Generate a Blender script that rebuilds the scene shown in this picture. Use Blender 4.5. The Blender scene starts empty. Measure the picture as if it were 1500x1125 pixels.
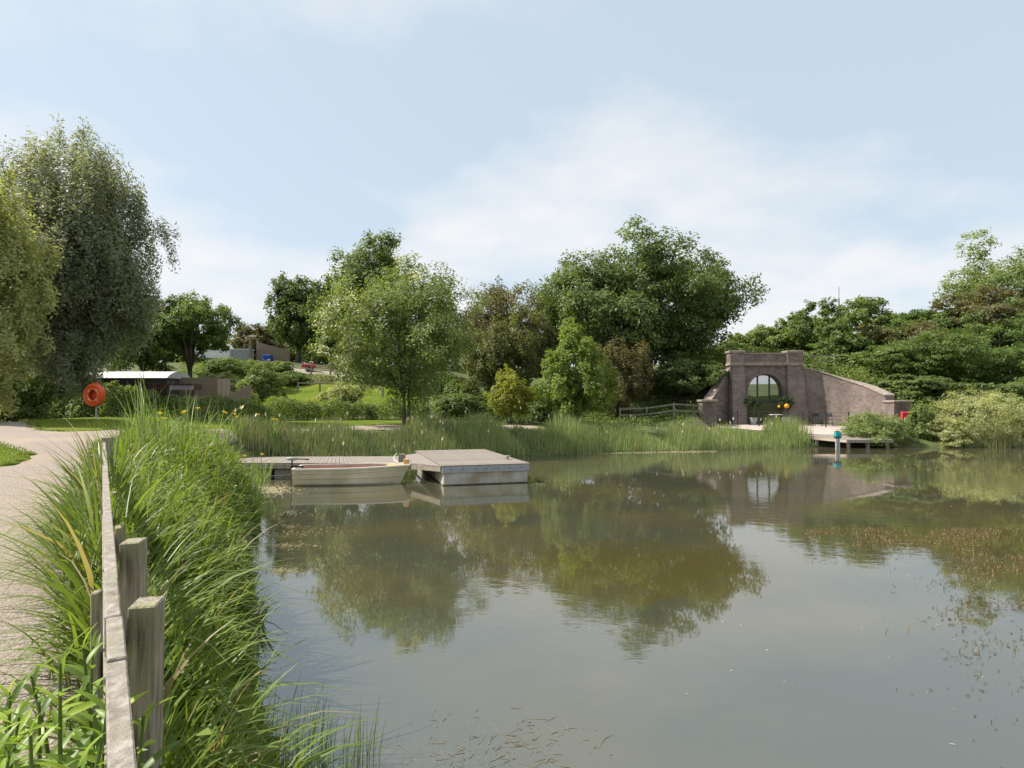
import bpy, math, random
import numpy as np
from mathutils import Vector
R = math.radians
sc = bpy.context.scene
col = sc.collection
F, HOR, CH = 900.0, 590.0, 2.5          # focal length in photo pixels, horizon row, eye height over the water
# ---------------------------------------------------------------- camera
cd = bpy.data.cameras.new('camera'); cam = bpy.data.objects.new('camera', cd); col.objects.link(cam)
cam.location = (0, 0, CH); cam.rotation_euler = (R(90), 0, 0)
cd.sensor_width = 36; cd.lens = 36*F/1500; cd.shift_y = (HOR-562.5)/1500
cd.clip_start = 0.05; cd.clip_end = 3000
sc.camera = cam
# ---------------------------------------------------------------- sky, sun, exposure
SUN_EL, SUN_AZ = 50.0, math.degrees(math.atan2(-1.0, 0.06))     # azimuth clockwise from +Y
w = bpy.data.worlds.new('World'); sc.world = w; w.use_nodes = True
nt = w.node_tree; nt.nodes.clear(); N = nt.nodes.new; L = nt.links.new
out = N('ShaderNodeOutputWorld'); bg = N('ShaderNodeBackground'); bg.inputs[1].default_value = 0.11
sky = N('ShaderNodeTexSky'); sky.sky_type = 'NISHITA'; sky.sun_disc = False
sky.sun_elevation = R(SUN_EL); sky.sun_rotation = R(SUN_AZ); sky.air_density = 1.0; sky.dust_density = 1.6; sky.ozone_density = 1.0
tc = N('ShaderNodeTexCoord'); sep = N('ShaderNodeSeparateXYZ'); L(tc.outputs['Generated'], sep.inputs[0])
add = N('ShaderNodeMath'); add.operation = 'ADD'; add.inputs[1].default_value = 0.22; L(sep.outputs[2], add.inputs[0])
mx = N('ShaderNodeMath'); mx.operation = 'MAXIMUM'; mx.inputs[1].default_value = 0.05; L(add.outputs[0], mx.inputs[0])
cmb = N('ShaderNodeCombineXYZ')
for i in (0, 1):
    d = N('ShaderNodeMath'); d.operation = 'DIVIDE'; L(sep.outputs[i], d.inputs[0]); L(mx.outputs[0], d.inputs[1]); L(d.outputs[0], cmb.inputs[i])
no = N('ShaderNodeTexNoise'); no.inputs['Scale'].default_value = 1.15; no.inputs['Detail'].default_value = 9; no.inputs['Roughness'].default_value = 0.52
mp = N('ShaderNodeMapping'); mp.inputs['Location'].default_value = (8.8, 0.9, 0); L(cmb.outputs[0], mp.inputs[0]); L(mp.outputs[0], no.inputs['Vector'])
rp = N('ShaderNodeValToRGB'); rp.color_ramp.elements[0].position = 0.42; rp.color_ramp.elements[0].color = (0.0, 0.0, 0.0, 1)
rp.color_ramp.elements[1].position = 0.61; rp.color_ramp.elements[1].color = (0.85, 0.85, 0.85, 1); L(no.outputs['Fac'], rp.inputs[0])
mixc = N('ShaderNodeMix'); mixc.data_type = 'RGBA'; L(rp.outputs[0], mixc.inputs['Factor'])
veil = N('ShaderNodeMix'); veil.data_type = 'RGBA'; veil.inputs['Factor'].default_value = 0.72; L(sky.outputs[0], veil.inputs['A']); veil.inputs['B'].default_value = (4.3, 5.0, 5.45, 1)
L(veil.outputs['Result'], mixc.inputs['A']); mixc.inputs['B'].default_value = (5.6, 5.6, 5.7, 1)
L(mixc.outputs['Result'], bg.inputs[0]); L(bg.outputs[0], out.inputs[0])
sl = bpy.data.lights.new('sun', 'SUN'); so = bpy.data.objects.new('sun', sl); col.objects.link(so)
sl.energy = 5.0; sl.angle = R(0.6); sl.color = (1.0, 0.95, 0.86)
ts = Vector((math.sin(R(SUN_AZ))*math.cos(R(SUN_EL)), math.cos(R(SUN_AZ))*math.cos(R(SUN_EL)), math.sin(R(SUN_EL))))
so.rotation_euler = ts.to_track_quat('Z', 'Y').to_euler(); so.location = ts*60
vs = sc.view_settings; vs.view_transform = 'Standard'; vs.look = 'None'; vs.exposure = 0.62; vs.gamma = 1.0; vs.use_curve_mapping = False
# ---------------------------------------------------------------- helpers
rng = np.random.default_rng(7)
def P(px, py, D): return ((px-750)/F*D, D, CH-(py-HOR)/F*D)
def Xp(px, D): return (px-750)/F*D
def Zp(py, D): return CH-(py-HOR)/F*D
def mat(name, c1, c2=None, scale=5.0, rough=0.7, bump=0.0, stretch=(1, 1, 1), detail=6, spec=0.3, metal=0.0, lo=0.35, hi=0.65, c3=None, scale3=0.6, bscale=None):
    m = bpy.data.materials.new(name); m.use_nodes = True; t = m.node_tree; b = t.nodes['Principled BSDF']
    b.inputs['Roughness'].default_value = rough; b.inputs['Specular IOR Level'].default_value = spec; b.inputs['Metallic'].default_value = metal
    if c2 is None:
        b.inputs['Base Color'].default_value = (*c1, 1); return m
    tc = t.nodes.new('ShaderNodeTexCoord'); mp = t.nodes.new('ShaderNodeMapping'); mp.inputs['Scale'].default_value = stretch
    t.links.new(tc.outputs['Object'], mp.inputs[0])
    n = t.nodes.new('ShaderNodeTexNoise'); n.inputs['Scale'].default_value = scale; n.inputs['Detail'].default_value = detail; n.inputs['Roughness'].default_value = 0.6
    t.links.new(mp.outputs[0], n.inputs['Vector'])
    r = t.nodes.new('ShaderNodeValToRGB'); r.color_ramp.elements[0].position = lo; r.color_ramp.elements[1].position = hi
    r.color_ramp.elements[0].color = (*c1, 1); r.color_ramp.elements[1].color = (*c2, 1)
    t.links.new(n.outputs['Fac'], r.inputs[0]); src = r.outputs[0]
    if c3:
        n3 = t.nodes.new('ShaderNodeTexNoise'); n3.inputs['Scale'].default_value = scale3; n3.inputs['Detail'].default_value = 4
        t.links.new(tc.outputs['Object'], n3.inputs['Vector'])
        r3 = t.nodes.new('ShaderNodeValToRGB'); r3.color_ramp.elements[0].position = 0.48; r3.color_ramp.elements[1].position = 0.66
        t.links.new(n3.outputs['Fac'], r3.inputs[0])
        mm = t.nodes.new('ShaderNodeMix'); mm.data_type = 'RGBA'; t.links.new(r3.outputs[0], mm.inputs['Factor'])
        t.links.new(src, mm.inputs['A']); mm.inputs['B'].default_value = (*c3, 1); src = mm.outputs['Result']
    t.links.new(src, b.inputs['Base Color'])
    if bump:
        bn = t.nodes.new('ShaderNodeBump'); bn.inputs['Strength'].default_value = bump; bn.inputs['Distance'].default_value = 0.02
        h = n.outputs['Fac']
        if bscale:
            n2 = t.nodes.new('ShaderNodeTexNoise'); n2.inputs['Scale'].default_value = bscale; n2.inputs['Detail'].default_value = 4
            t.links.new(mp.outputs[0], n2.inputs['Vector']); h = n2.outputs['Fac']
        t.links.new(h, bn.inputs['Height']); t.links.new(bn.outputs[0], b.inputs['Normal'])
    return m
def leafmat(name, trans=0.45, rough=0.5, tcol=(1.25, 1.2, 0.55), gain=1.75):
    m = bpy.data.materials.new(name); m.use_nodes = True; t = m.node_tree; b = t.nodes['Principled BSDF']; o = t.nodes['Material Output']
    a = t.nodes.new('ShaderNodeAttribute'); a.attribute_name = 'Col'
    sm = t.nodes.new('ShaderNodeMix'); sm.data_type = 'RGBA'; sm.blend_type = 'MULTIPLY'; sm.inputs['Factor'].default_value = 1; sm.inputs['B'].default_value = (gain*1.03, gain, gain, 1)
    t.links.new(a.outputs['Color'], sm.inputs['A'])
    t.links.new(sm.outputs['Result'], b.inputs['Base Color']); b.inputs['Roughness'].default_value = rough; b.inputs['Specular IOR Level'].default_value = 0.35
    tr = t.nodes.new('ShaderNodeBsdfTranslucent'); mu = t.nodes.new('ShaderNodeMix'); mu.data_type = 'RGBA'; mu.blend_type = 'MULTIPLY'
    mu.inputs['Factor'].default_value = 1; t.links.new(sm.outputs['Result'], mu.inputs['A']); mu.inputs['B'].default_value = (*tcol, 1)
    t.links.new(mu.outputs['Result'], tr.inputs[0])
    ms = t.nodes.new('ShaderNodeMixShader'); ms.inputs[0].default_value = trans
    t.links.new(b.outputs[0], ms.inputs[1]); t.links.new(tr.outputs[0], ms.inputs[2]); t.links.new(ms.outputs[0], o.inputs[0])
    return m
def link(name, me, m=None, parent=None):
    o = bpy.data.objects.new(name, me); col.objects.link(o)
    if m is not None and me is not None: me.materials.append(m)
    if parent is not None: o.parent = parent
    return o
def npmesh(name, V, Q, cols=None, smooth=False):
    """V (n,3); Q (m,k) faces of k corners"""
    V = np.asarray(V, np.float32); Q = np.asarray(Q, np.int32); me = bpy.data.meshes.new(name)
    k = Q.shape[1]; me.vertices.add(len(V)); me.vertices.foreach_set('co', V.ravel())
    me.loops.add(Q.size); me.loops.foreach_set('vertex_index', Q.ravel())
    me.polygons.add(len(Q)); me.polygons.foreach_set('loop_start', np.arange(0, Q.size, k, dtype=np.int32))
    if smooth: me.polygons.foreach_set('use_smooth', np.ones(len(Q), bool))
    me.update(calc_edges=True)
    if cols is not None:
        at = me.attributes.new('Col', 'FLOAT_COLOR', 'POINT'); c = np.ones((len(V), 4), np.float32); c[:, :3] = cols
        at.data.foreach_set('color', c.ravel())
    return me
def tag(o, label, cat=None, group=None, kind=None):
    o['label'] = label
    if cat: o['category'] = cat
    if group: o['group'] = group
    if kind: o['kind'] = kind
    return o
def empty(name, loc, label, cat, group=None, rz=0):
    o = bpy.data.objects.new(name, None); col.objects.link(o); o.location = loc; o.rotation_euler = (0, 0, rz)
    o.empty_display_size = 0.2
    return tag(o, label, cat, group)
class MB:
    def __init__(s): s.v = []; s.f = []
    def box(s, x0, x1, y0, y1, z0, z1):
        return s.hexa([(x0, y0), (x1, y0), (x1, y1), (x0, y1)], z0, z1)
    def hexa(s, p, z0, z1):
        """prism over plan points p; z0, z1 numbers or lists per corner"""
        n = len(p); z0 = z0 if hasattr(z0, '__len__') else [z0]*n; z1 = z1 if hasattr(z1, '__len__') else [z1]*n
        b = len(s.v); s.v += [(x, y, z) for (x, y), z in zip(p, z0)] + [(x, y, z) for (x, y), z in zip(p, z1)]
        s.f.append(tuple(range(b+n-1, b-1, -1))); s.f.append(tuple(range(b+n, b+2*n)))
        for i in range(n): j = (i+1) % n; s.f.append((b+i, b+j, b+n+j, b+n+i))
        return s
    def bar(s, a, c, w, h, up=(0, 0, 1)):
        a = Vector(a); c = Vector(c); d = (c-a).normalized(); u = Vector(up)
        sd = d.cross(u); sd = sd.normalized() if sd.length > 1e-4 else Vector((1, 0, 0)); u = sd.cross(d).normalized()
        b = len(s.v)
        for e in (a, c):
            for i, j in ((-1, -1), (1, -1), (1, 1), (-1, 1)): s.v.append(tuple(e+sd*(i*w/2)+u*(j*h/2)))
        s.f += [(b+3, b+2, b+1, b), (b+4, b+5, b+6, b+7)] + [(b+i, b+(i+1) % 4, b+4+(i+1) % 4, b+4+i) for i in range(4)]
        return s
    def tube(s, pts, rad, n=8, cap=True):
        pts = [Vector(p) for p in pts]; rad = rad if hasattr(rad, '__len__') else [rad]*len(pts)
        b = len(s.v); ref = Vector((0.31, 0.95, 0.1))
        for i, p in enumerate(pts):
            d = (pts[min(i+1, len(pts)-1)]-pts[max(i-1, 0)]).normalized(); u = d.cross(ref)
            if u.length < 0.1: u = d.cross(Vector((1, 0, 0)))
            u.normalize(); v = d.cross(u)
            for k in range(n):
                a = 2*math.pi*k/n; s.v.append(tuple(p+(u*math.cos(a)+v*math.sin(a))*rad[i]))
        for i in range(len(pts)-1):
            for k in range(n):
                s.f.append((b+i*n+k, b+i*n+(k+1) % n, b+(i+1)*n+(k+1) % n, b+(i+1)*n+k))
        if cap:
            s.f.append(tuple(b+k for k in range(n-1, -1, -1))); s.f.append(tuple(b+(len(pts)-1)*n+k for k in range(n)))
        return s
    def lathe(s, prof, c=(0, 0, 0), n=24, axis='z'):
        b = len(s.v)
        for r, h in prof:
            for k in range(n):
                a = 2*math.pi*k/n; x, y = r*math.cos(a), r*math.sin(a)
                s.v.append((c[0]+x, c[1]+y, c[2]+h) if axis == 'z' else (c[0]+x, c[1]+h, c[2]+y))
        for i in range(len(prof)-1):
            for k in range(n): s.f.append((b+i*n+k, b+i*n+(k+1) % n, b+(i+1)*n+(k+1) % n, b+(i+1)*n+k))
        return s
    def build(s, name, m, parent=None, bevel=0.0, smooth=False):
        me = bpy.data.meshes.new(name); me.from_pydata(s.v, [], s.f); me.update()
        import bmesh
        bm = bmesh.new(); bm.from_mesh(me); bmesh.ops.recalc_face_normals(bm, faces=bm.faces)
        if bevel: bmesh.ops.bevel(bm, geom=list(bm.edges), offset=bevel, segments=1, affect='EDGES', profile=0.5)
        bm.to_mesh(me); bm.free()
        if smooth: me.polygons.foreach_set('use_smooth', np.ones(len(me.polygons), bool))
        return link(name, me, m, parent)
def unit(v): return v/np.maximum(np.linalg.norm(v, axis=1, keepdims=True), 1e-6)
def leaf_geo(C, Nn, L_, W_, r, axis=None):
    n = len(C); Nn = unit(Nn)
    t = r.normal(size=(n, 3)) if axis is None else axis+r.normal(size=(n, 3))*0.35
    t = unit(t-(t*Nn).sum(1, keepdims=True)*Nn); b = np.cross(Nn, t)
    L_ = (np.ones(n)*L_)[:, None]; W_ = (np.ones(n)*W_)[:, None]
    V = np.stack([C-t*L_/2, C+b*W_/2+Nn*W_*0.18-t*L_*0.06, C+t*L_/2-Nn*L_*0.08, C-b*W_/2+Nn*W_*0.18-t*L_*0.06], 1).reshape(-1, 3)
    return V, np.arange(4*n).reshape(-1, 4)
def blade_geo(B, h, wd, az, bend, seg, r, face=None):
    """arching blades from base points B"""
    n = len(B); d = np.stack([np.cos(az), np.sin(az), 0*az], 1); fa = az+math.pi/2+r.normal(size=n)*0.6 if face is None else face
    sd = np.stack([np.cos(fa), np.sin(fa), 0*fa], 1); V = []
    for k in range(seg+1):
        t = k/seg; a = bend*t
        p = B+d*(h*t*np.sin(a*0.9))[:, None]; p[:, 2] += h*t*np.cos(a*0.9)
        ww = wd*(0.55+0.45*min(1, t*4))*(1-t**2.2)+0.0008
        V.append(p-sd*ww[:, None]/2); V.append(p+sd*ww[:, None]/2)
    V = np.stack(V, 1).reshape(-1, 3); m = 2*(seg+1); o = np.arange(n)[:, None]*m
    Q = np.concatenate([np.stack([o[:, 0]+2*k, o[:, 0]+2*k+1, o[:, 0]+2*k+3, o[:, 0]+2*k+2], 1) for k in range(seg)])
    return V, Q
def lerpc(c1, c2, t): return np.asarray(c1)[None]*(1-t[:, None])+np.asarray(c2)[None]*t[:, None]
# ---------------------------------------------------------------- terrain shape
POND = np.array([(-1.75, 4.3), (-1.2, 3.3), (0.0, 2.2), (3, 0.2), (6, -4), (14, -8), (40, -10), (60, 8), (58, 30), (40, 34.6), (28, 34.4), (23, 34.6), (18.5, 35.2),
    (15.7, 34.2), (10, 32.3), (5, 31), (0.6, 29.6), (-2, 27.6), (-5, 25.2), (-8, 23.4), (-9.3, 21), (-8.4, 18.6), (-7.3, 17.0), (-5.5, 13.2), (-4.3, 9.8), (-3.3, 7.8), (-2.35, 5.5)])
TERR = np.array([(13.0, 41.6), (13.7, 42.3), (15.2, 43.3), (20.4, 43.3), (21.6, 43.0), (22.7, 42.3), (23.25, 41.2), (23.45, 40), (23.5, 38.5), (29, 38.3), (29, 33), (13, 33)])
CP = np.array([(0, 0, .85), (-2.3, 2.8, .85), (-6, 9, 1.12), (-9.2, 12, 1.42), (-11.8, 14, 1.57), (-20, 25, 1.65), (-14.8, 19.3, 1.6), (-12.2, 20, 1.57), (-11.2, 24, 1.45),
    (-5.9, 31, 1.36), (-6, 27, 1.25), (-15.6, 23, 1.8), (-17, 25, 1.85), (-14.5, 29, 1.63), (-8, 38, 1.57), (0, 32, 1.1), (5, 36, 1.0), (2, 38, 1.4), (10, 40, 1.1), (9, 44, 1.6),
    (16, 38, .75), (22, 36, .6), (27, 38, 1.0), (35, 38, 1.0), (30, 46, 3.4), (25, 47, 4.7), (18, 47, 5.3), (12, 48, 4.0), (5, 50, 3.0), (20, 60, 6.3), (35, 60, 6), (0, 60, 4.5), (0, 80, 7),
    (-14, 38, 1.9), (-18, 45, 3.0), (-12, 47, 3.3), (-17.7, 58, 5.4), (-27, 60, 6.4), (-24, 64, 6.6), (-22, 38, 1.9), (-30, 40, 2.2), (-40, 30, 2.3), (-25, 22, 1.8), (-30, 15, 1.8), (-20, 8, 1.4),
    (-10, 0, 1.0), (-10, -10, 1), (0, -10, 1), (20, -16, 1.5), (40, -20, 2.5), (60, -30, 6), (20, -40, 6), (0, -40, 4), (-40, -30, 2), (64, 20, 2), (65, 40, 5), (50, 42, 2.5), (40, 60, 6.5), (60, 80, 10),
    (0, 120, 8), (-60, 60, 7), (-60, 110, 8), (-80, 0, 3), (110, 0, 6), (110, 110, 9), (-6, 55, 4.3), (-30, 50, 3.6), (30, 40, 1.6)])
_k = lambda r2: np.sqrt(r2+6.0)
_A = _k(((CP[:, None, :2]-CP[None, :, :2])**2).sum(-1)); n_ = len(CP)
_S = np.zeros((n_+1, n_+1)); _S[:n_, :n_] = _A; _S[:n_, n_] = 1; _S[n_, :n_] = 1
_W = np.linalg.solve(_S, np.append(CP[:, 2], 0))
def sdpoly(p, poly):
    d = np.full(len(p), 1e9); ins = np.zeros(len(p), bool)
    for i in range(len(poly)):
        a, b = poly[i], poly[(i+1) % len(poly)]; e = b-a; q = p-a
        t = np.clip((q@e)/(e@e), 0, 1); d = np.minimum(d, np.hypot(*(q-t[:, None]*e).T))
        c = ((a[1] > p[:, 1]) != (b[1] > p[:, 1])); x = a[0]+(p[:, 1]-a[1])/(e[1] if abs(e[1]) > 1e-9 else 1e-9)*e[0]
        ins ^= c & (p[:, 0] < x)
    return np.where(ins, -d, d)
def sst(t): t = np.clip(t, 0, 1); return t*t*(3-2*t)
def gza(x, y):
    x = np.atleast_1d(np.asarray(x, float)); y = np.atleast_1d(np.asarray(y, float)); p = np.stack([x, y], 1)
    q = np.clip(p, -130, 170)
    z = _k(((q[:, None]-CP[None, :, :2])**2).sum(-1))@_W[:n_]+_W[n_]
    z = np.clip(z, 0.5, 11)
    st = sdpoly(p, TERR); tz = 0.5+(np.clip(y, 33, 44)-35.5)*0.062
    z = np.where(st < 0, tz, tz*(1-sst(st/0.55))+z*sst(st/0.55)); z = np.maximum(z, 0.32)
    sp = sdpoly(p, POND); wd = np.where(y < 16, 1.3, 2.2); wd = np.where((x > 13) & (y > 20), 1.0, wd)
    bank = 0.03+(z-0.03)*(1-(1-np.clip(sp/wd, 0, 1))**2)
    return np.where(sp < 0, np.maximum(-0.9, sp*0.6), bank)
def gz(x, y): return float(gza(x, y)[0])
# ---------------------------------------------------------------- ground, water, paths
def axis_pts(a, b, st, lo, hi):
    core = list(np.arange(a, b+1e-6, st)); s = st; v = b; r = []
    while v < hi: s *= 1.22; v += s; r.append(v)
    s = st; v = a; l = []
    while v > lo: s *= 1.22; v -= s; l.append(v)
    return np.array(l[::-1]+core+r)
ax, ay = axis_pts(-28, 34, 0.3, -900, 900), axis_pts(-4, 60, 0.3, -300, 1500)
GX, GY = np.meshgrid(ax, ay); zz = gza(GX.ravel(), GY.ravel())
nx, ny = len(ax), len(ay)
zz += np.where(sdpoly(np.stack([GX.ravel(), GY.ravel()], 1), POND) > 0.4, rng.normal(size=zz.size)*0.012, 0)
ii = (np.arange(ny-1)[:, None]*nx+np.arange(nx-1)[None]).ravel()
gm = npmesh('ground', np.stack([GX.ravel(), GY.ravel(), zz], 1), np.stack([ii, ii+1, ii+nx+1, ii+nx], 1), smooth=True)
m_soil = mat('rough_grass_ground', (0.045, 0.062, 0.018), (0.095, 0.125, 0.035), 1.3, 0.9, 0.8, c3=(0.075, 0.062, 0.032), scale3=0.35, bscale=14)
o = link('ground', gm, m_soil); tag(o, 'rough green grassy banks and hillside round the pond', kind='structure')
m_lawn = mat('mown_lawn', (0.080, 0.120, 0.014), (0.13, 0.17, 0.022), 1.1, 1.0, 0.5, spec=0.05, bscale=60, c3=(0.15, 0.165, 0.03), scale3=0.25)
m_gravel = mat('pink_gravel', (0.16, 0.128, 0.105), (0.41, 0.342, 0.29), 55, 0.9, 1.0, detail=3, lo=0.3, hi=0.7, c3=(0.335, 0.265, 0.205), scale3=0.5, bscale=45)
def drape(name, poly, dz, st, m, label, edge=0.12):
    """sheet over the terrain inside a plan polygon, its rim wavering a little"""
    poly = np.array(poly, float); a, b = poly.min(0)-st, poly.max(0)+st
    xs, ys = np.arange(a[0], b[0]+st, st), np.arange(a[1], b[1]+st, st); X, Y = np.meshgrid(xs, ys); p = np.stack([X.ravel(), Y.ravel()], 1)
    s = sdpoly(p, poly)+edge*(np.sin(p[:, 0]*5.1+p[:, 1]*2.3)+np.sin(p[:, 1]*7.7-p[:, 0]*3.1))*0.5
    n = len(xs); i = (np.arange(len(ys)-1)[:, None]*n+np.arange(n-1)[None]).ravel(); q = np.stack([i, i+1, i+n+1, i+n], 1)
    q = q[(s[q] < 0).any(1)]
    # pull rim vertices on to the outline so the edge is not stepped
    g = np.stack([sdpoly(p+np.array((0.02, 0)), poly)-sdpoly(p-np.array((0.02, 0)), poly), sdpoly(p+np.array((0, 0.02)), poly)-sdpoly(p-np.array((0, 0.02)), poly)], 1)/0.04
    p2 = p-g*np.clip(s, 0, st*1.5)[:, None]
    us, inv = np.unique(q, return_inverse=True); p2 = p2[us]; z = gza(p2[:, 0], p2[:, 1])+dz-np.clip(s[us]+0.1, 0, 0.1)*dz*6
    me = npmesh(name, np.stack([p2[:, 0], p2[:, 1], z], 1), inv.reshape(-1, 4), smooth=True)
    return tag(link(name, me, m), label, kind='structure')
path_poly = [(-0.9, -3), (-1.15, 1.6), (-2.0, 2.8), (-2.95, 4.3), (-4.55, 6.6), (-6.6, 9.4), (-8.6, 12.4), (-10.2, 15.2), (-11.0, 18), (-10.4, 21), (-9.2, 24.0), (-7.2, 26.6), (-4.6, 28.4), (-1.5, 30.6), (2, 33.6), (1.5, 35),
    (-2.5, 33.2), (-5.9, 31.2), (-9, 27.6), (-11.4, 24), (-12.6, 20.4), (-13.6, 18.9), (-14.9, 19.4), (-17, 21.6), (-20, 25.2), (-26, 29), (-28, 27), (-21, 20), (-13.2, 13.6), (-13, 10), (-9, 4), (-7, -3)]
drape('path', path_poly, 0.035, 0.2, m_gravel, 'pinkish gravel path curving round the left of the pond')
drape('lawn', [(-22, 26.4), (-20, 25.4), (-17, 21.8), (-14.9, 19.6), (-13.6, 19.1), (-12.6, 20.6), (-11.4, 24.2), (-9, 27.8), (-5.9, 31.4), (-3, 33.2), (-4.5, 36), (-9, 35.5), (-13.5, 29.5), (-16, 25.2), (-18, 26), (-21, 28)], 0.06, 0.25, m_lawn, 'narrow strip of mown lawn between path and hedge')
LAWN2 = [(-8.9, 10.2), (-8.9, 11.2), (-9.5, 12.2), (-11.2, 13.5), (-13.5, 14.6), (-17, 14.5), (-18, 9), (-12, 7.5), (-9.6, 9.2)]
drape('lawn', [(-8.9, 10.2), (-8.9, 11.2), (-9.5, 12.2), (-11.2, 13.5), (-13.5, 14.6), (-17, 14.5), (-18, 9), (-12, 7.5), (-9.6, 9.2)], 0.075, 0.2, m_lawn, 'rounded end of mown lawn at the left edge')
drape('lawn', [(-20, 43.5), (-14, 41.5), (-8, 41), (-6, 44), (-8, 50), (-13, 52), (-19, 50)], 0.06, 0.5, m_lawn, 'sunlit grass slope below the hillside fence')
m_track = mat('pale_track', (0.28, 0.24, 0.20), (0.38, 0.33, 0.28), 4, 0.9, 0.3)
drape('road', [(-22, 57.2), (-20, 56.5), (-15, 55), (-13, 57), (-17, 59.6), (-22, 60)], 0.05, 0.4, m_track, 'pale parking track on the hillside')
m_terr = mat('terrace_paving', (0.36, 0.30, 0.26), (0.50, 0.43, 0.38), 3, 0.85, 0.2, c3=(0.42, 0.36, 0.32))
drape('terrace', [(13.6, 41.5), (15.3, 43.15), (20.4, 43.15), (21.6, 42.85), (22.6, 42.1), (23.1, 41.1), (23.25, 38), (22.2, 36.2), (19.5, 36.2), (16.5, 38.4)], 0.04, 0.2, m_terr, 'pale paved terrace in front of the brick tunnel portal', edge=0)
# water
m_w = bpy.data.materials.new('pond_water'); m_w.use_nodes = True; t = m_w.node_tree; b = t.nodes['Principled BSDF']
b.inputs['Roughness'].default_value = 0.025; b.inputs['IOR'].default_value = 2.7
tc = t.nodes.new('ShaderNodeTexCoord')
def wn(scale, stretch, detail=4, rot=0):
    mp = t.nodes.new('ShaderNodeMapping'); mp.inputs['Scale'].default_value = stretch; mp.inputs['Rotation'].default_value = (0, 0, rot); t.links.new(tc.outputs['Object'], mp.inputs[0])
    n = t.nodes.new('ShaderNodeTexNoise'); n.inputs['Scale'].default_value = scale; n.inputs['Detail'].default_value = detail; t.links.new(mp.outputs[0], n.inputs['Vector']); return n
n1 = wn(0.32, (1, 1, 1), 6); r1 = t.nodes.new('ShaderNodeValToRGB'); r1.color_ramp.elements[0].position = 0.42; r1.color_ramp.elements[1].position = 0.62
r1.color_ramp.elements[0].color = (0.053, 0.055, 0.036, 1); r1.color_ramp.elements[1].color = (0.078, 0.068, 0.034, 1)
t.links.new(n1.outputs['Fac'], r1.inputs[0]); 
def near(cx, cy, rx, ry):                 # submerged weed beds: soft ellipses broken up by noise
    mp = t.nodes.new('ShaderNodeMapping'); mp.vector_type = 'TEXTURE'; mp.inputs['Location'].default_value = (cx, cy, 0); mp.inputs['Scale'].default_value = (rx, ry, 1); t.links.new(tc.outputs['Object'], mp.inputs[0])
    ln = t.nodes.new('ShaderNodeVectorMath'); ln.operation = 'LENGTH'; t.links.new(mp.outputs[0], ln.inputs[0]); return ln.outputs['Value']
nm = t.nodes.new('ShaderNodeMath'); nm.operation = 'MINIMUM'; t.links.new(near(9.5, 11.3, 5.0, 1.7), nm.inputs[0]); t.links.new(near(8.4, 8.6, 2.2, 2.6), nm.inputs[1])
nm2 = t.nodes.new('ShaderNodeMath'); nm2.operation = 'MINIMUM'; t.links.new(nm.outputs[0], nm2.inputs[0]); t.links.new(near(2.2, 9.2, 2.6, 1.9), nm2.inputs[1])
nw = t.nodes.new('ShaderNodeTexNoise'); nw.inputs['Scale'].default_value = 1.7; nw.inputs['Detail'].default_value = 8; nw.inputs['Roughness'].default_value = 0.7; t.links.new(tc.outputs['Object'], nw.inputs['Vector'])
sb = t.nodes.new('ShaderNodeMath'); sb.operation = 'MULTIPLY_ADD'; sb.inputs[1].default_value = 2.6; t.links.new(nw.outputs['Fac'], sb.inputs[0]); t.links.new(nm2.outputs[0], sb.inputs[2])
rw = t.nodes.new('ShaderNodeMapRange'); rw.inputs[1].default_value = 1.75; rw.inputs[2].default_value = 2.5; rw.inputs[3].default_value = 1.0; rw.inputs[4].default_value = 0.0; t.links.new(sb.outputs[0], rw.inputs[0])
mw = t.nodes.new('ShaderNodeMix'); mw.data_type = 'RGBA'; t.links.new(rw.outputs[0], mw.inputs['Factor']); t.links.new(r1.outputs[0], mw.inputs['A']); mw.inputs['B'].default_value = (0.066, 0.057, 0.020, 1)
t.links.new(mw.outputs['Result'], b.inputs['Base Color'])
na = wn(2.2, (1, 1.5, 1), 3, 0.35); nb = wn(9, (1, 1.6, 1), 2, 0.5); nc = wn(0.22, (1, 1, 1), 2)
ma = t.nodes.new('ShaderNodeMath'); ma.operation = 'MULTIPLY_ADD'; ma.inputs[1].default_value = 0.22; t.links.new(nb.outputs['Fac'], ma.inputs[0]); t.links.new(na.outputs['Fac'], ma.inputs[2])
rc = t.nodes.new('ShaderNodeMapRange'); rc.inputs[1].default_value = 0.46; rc.inputs[2].default_value = 0.65; rc.inputs[3].default_value = 0.006; rc.inputs[4].default_value = 0.085
t.links.new(nc.outputs['Fac'], rc.inputs[0])
bp = t.nodes.new('ShaderNodeBump'); bp.inputs['Distance'].default_value = 0.05; t.links.new(rc.outputs[0], bp.inputs['Strength'])
t.links.new(ma.outputs[0], bp.inputs['Height']); t.links.new(bp.outputs[0], b.inputs['Normal'])
mbw = MB(); mbw.v = [(-13, -12, 0), (62, -12, 0), (62, 37, 0), (-13, 37, 0)]; mbw.f = [(0, 1, 2, 3)]
tag(mbw.build('water', m_w), 'still murky green-brown pond water reflecting trees and cloud', kind='structure')
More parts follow.
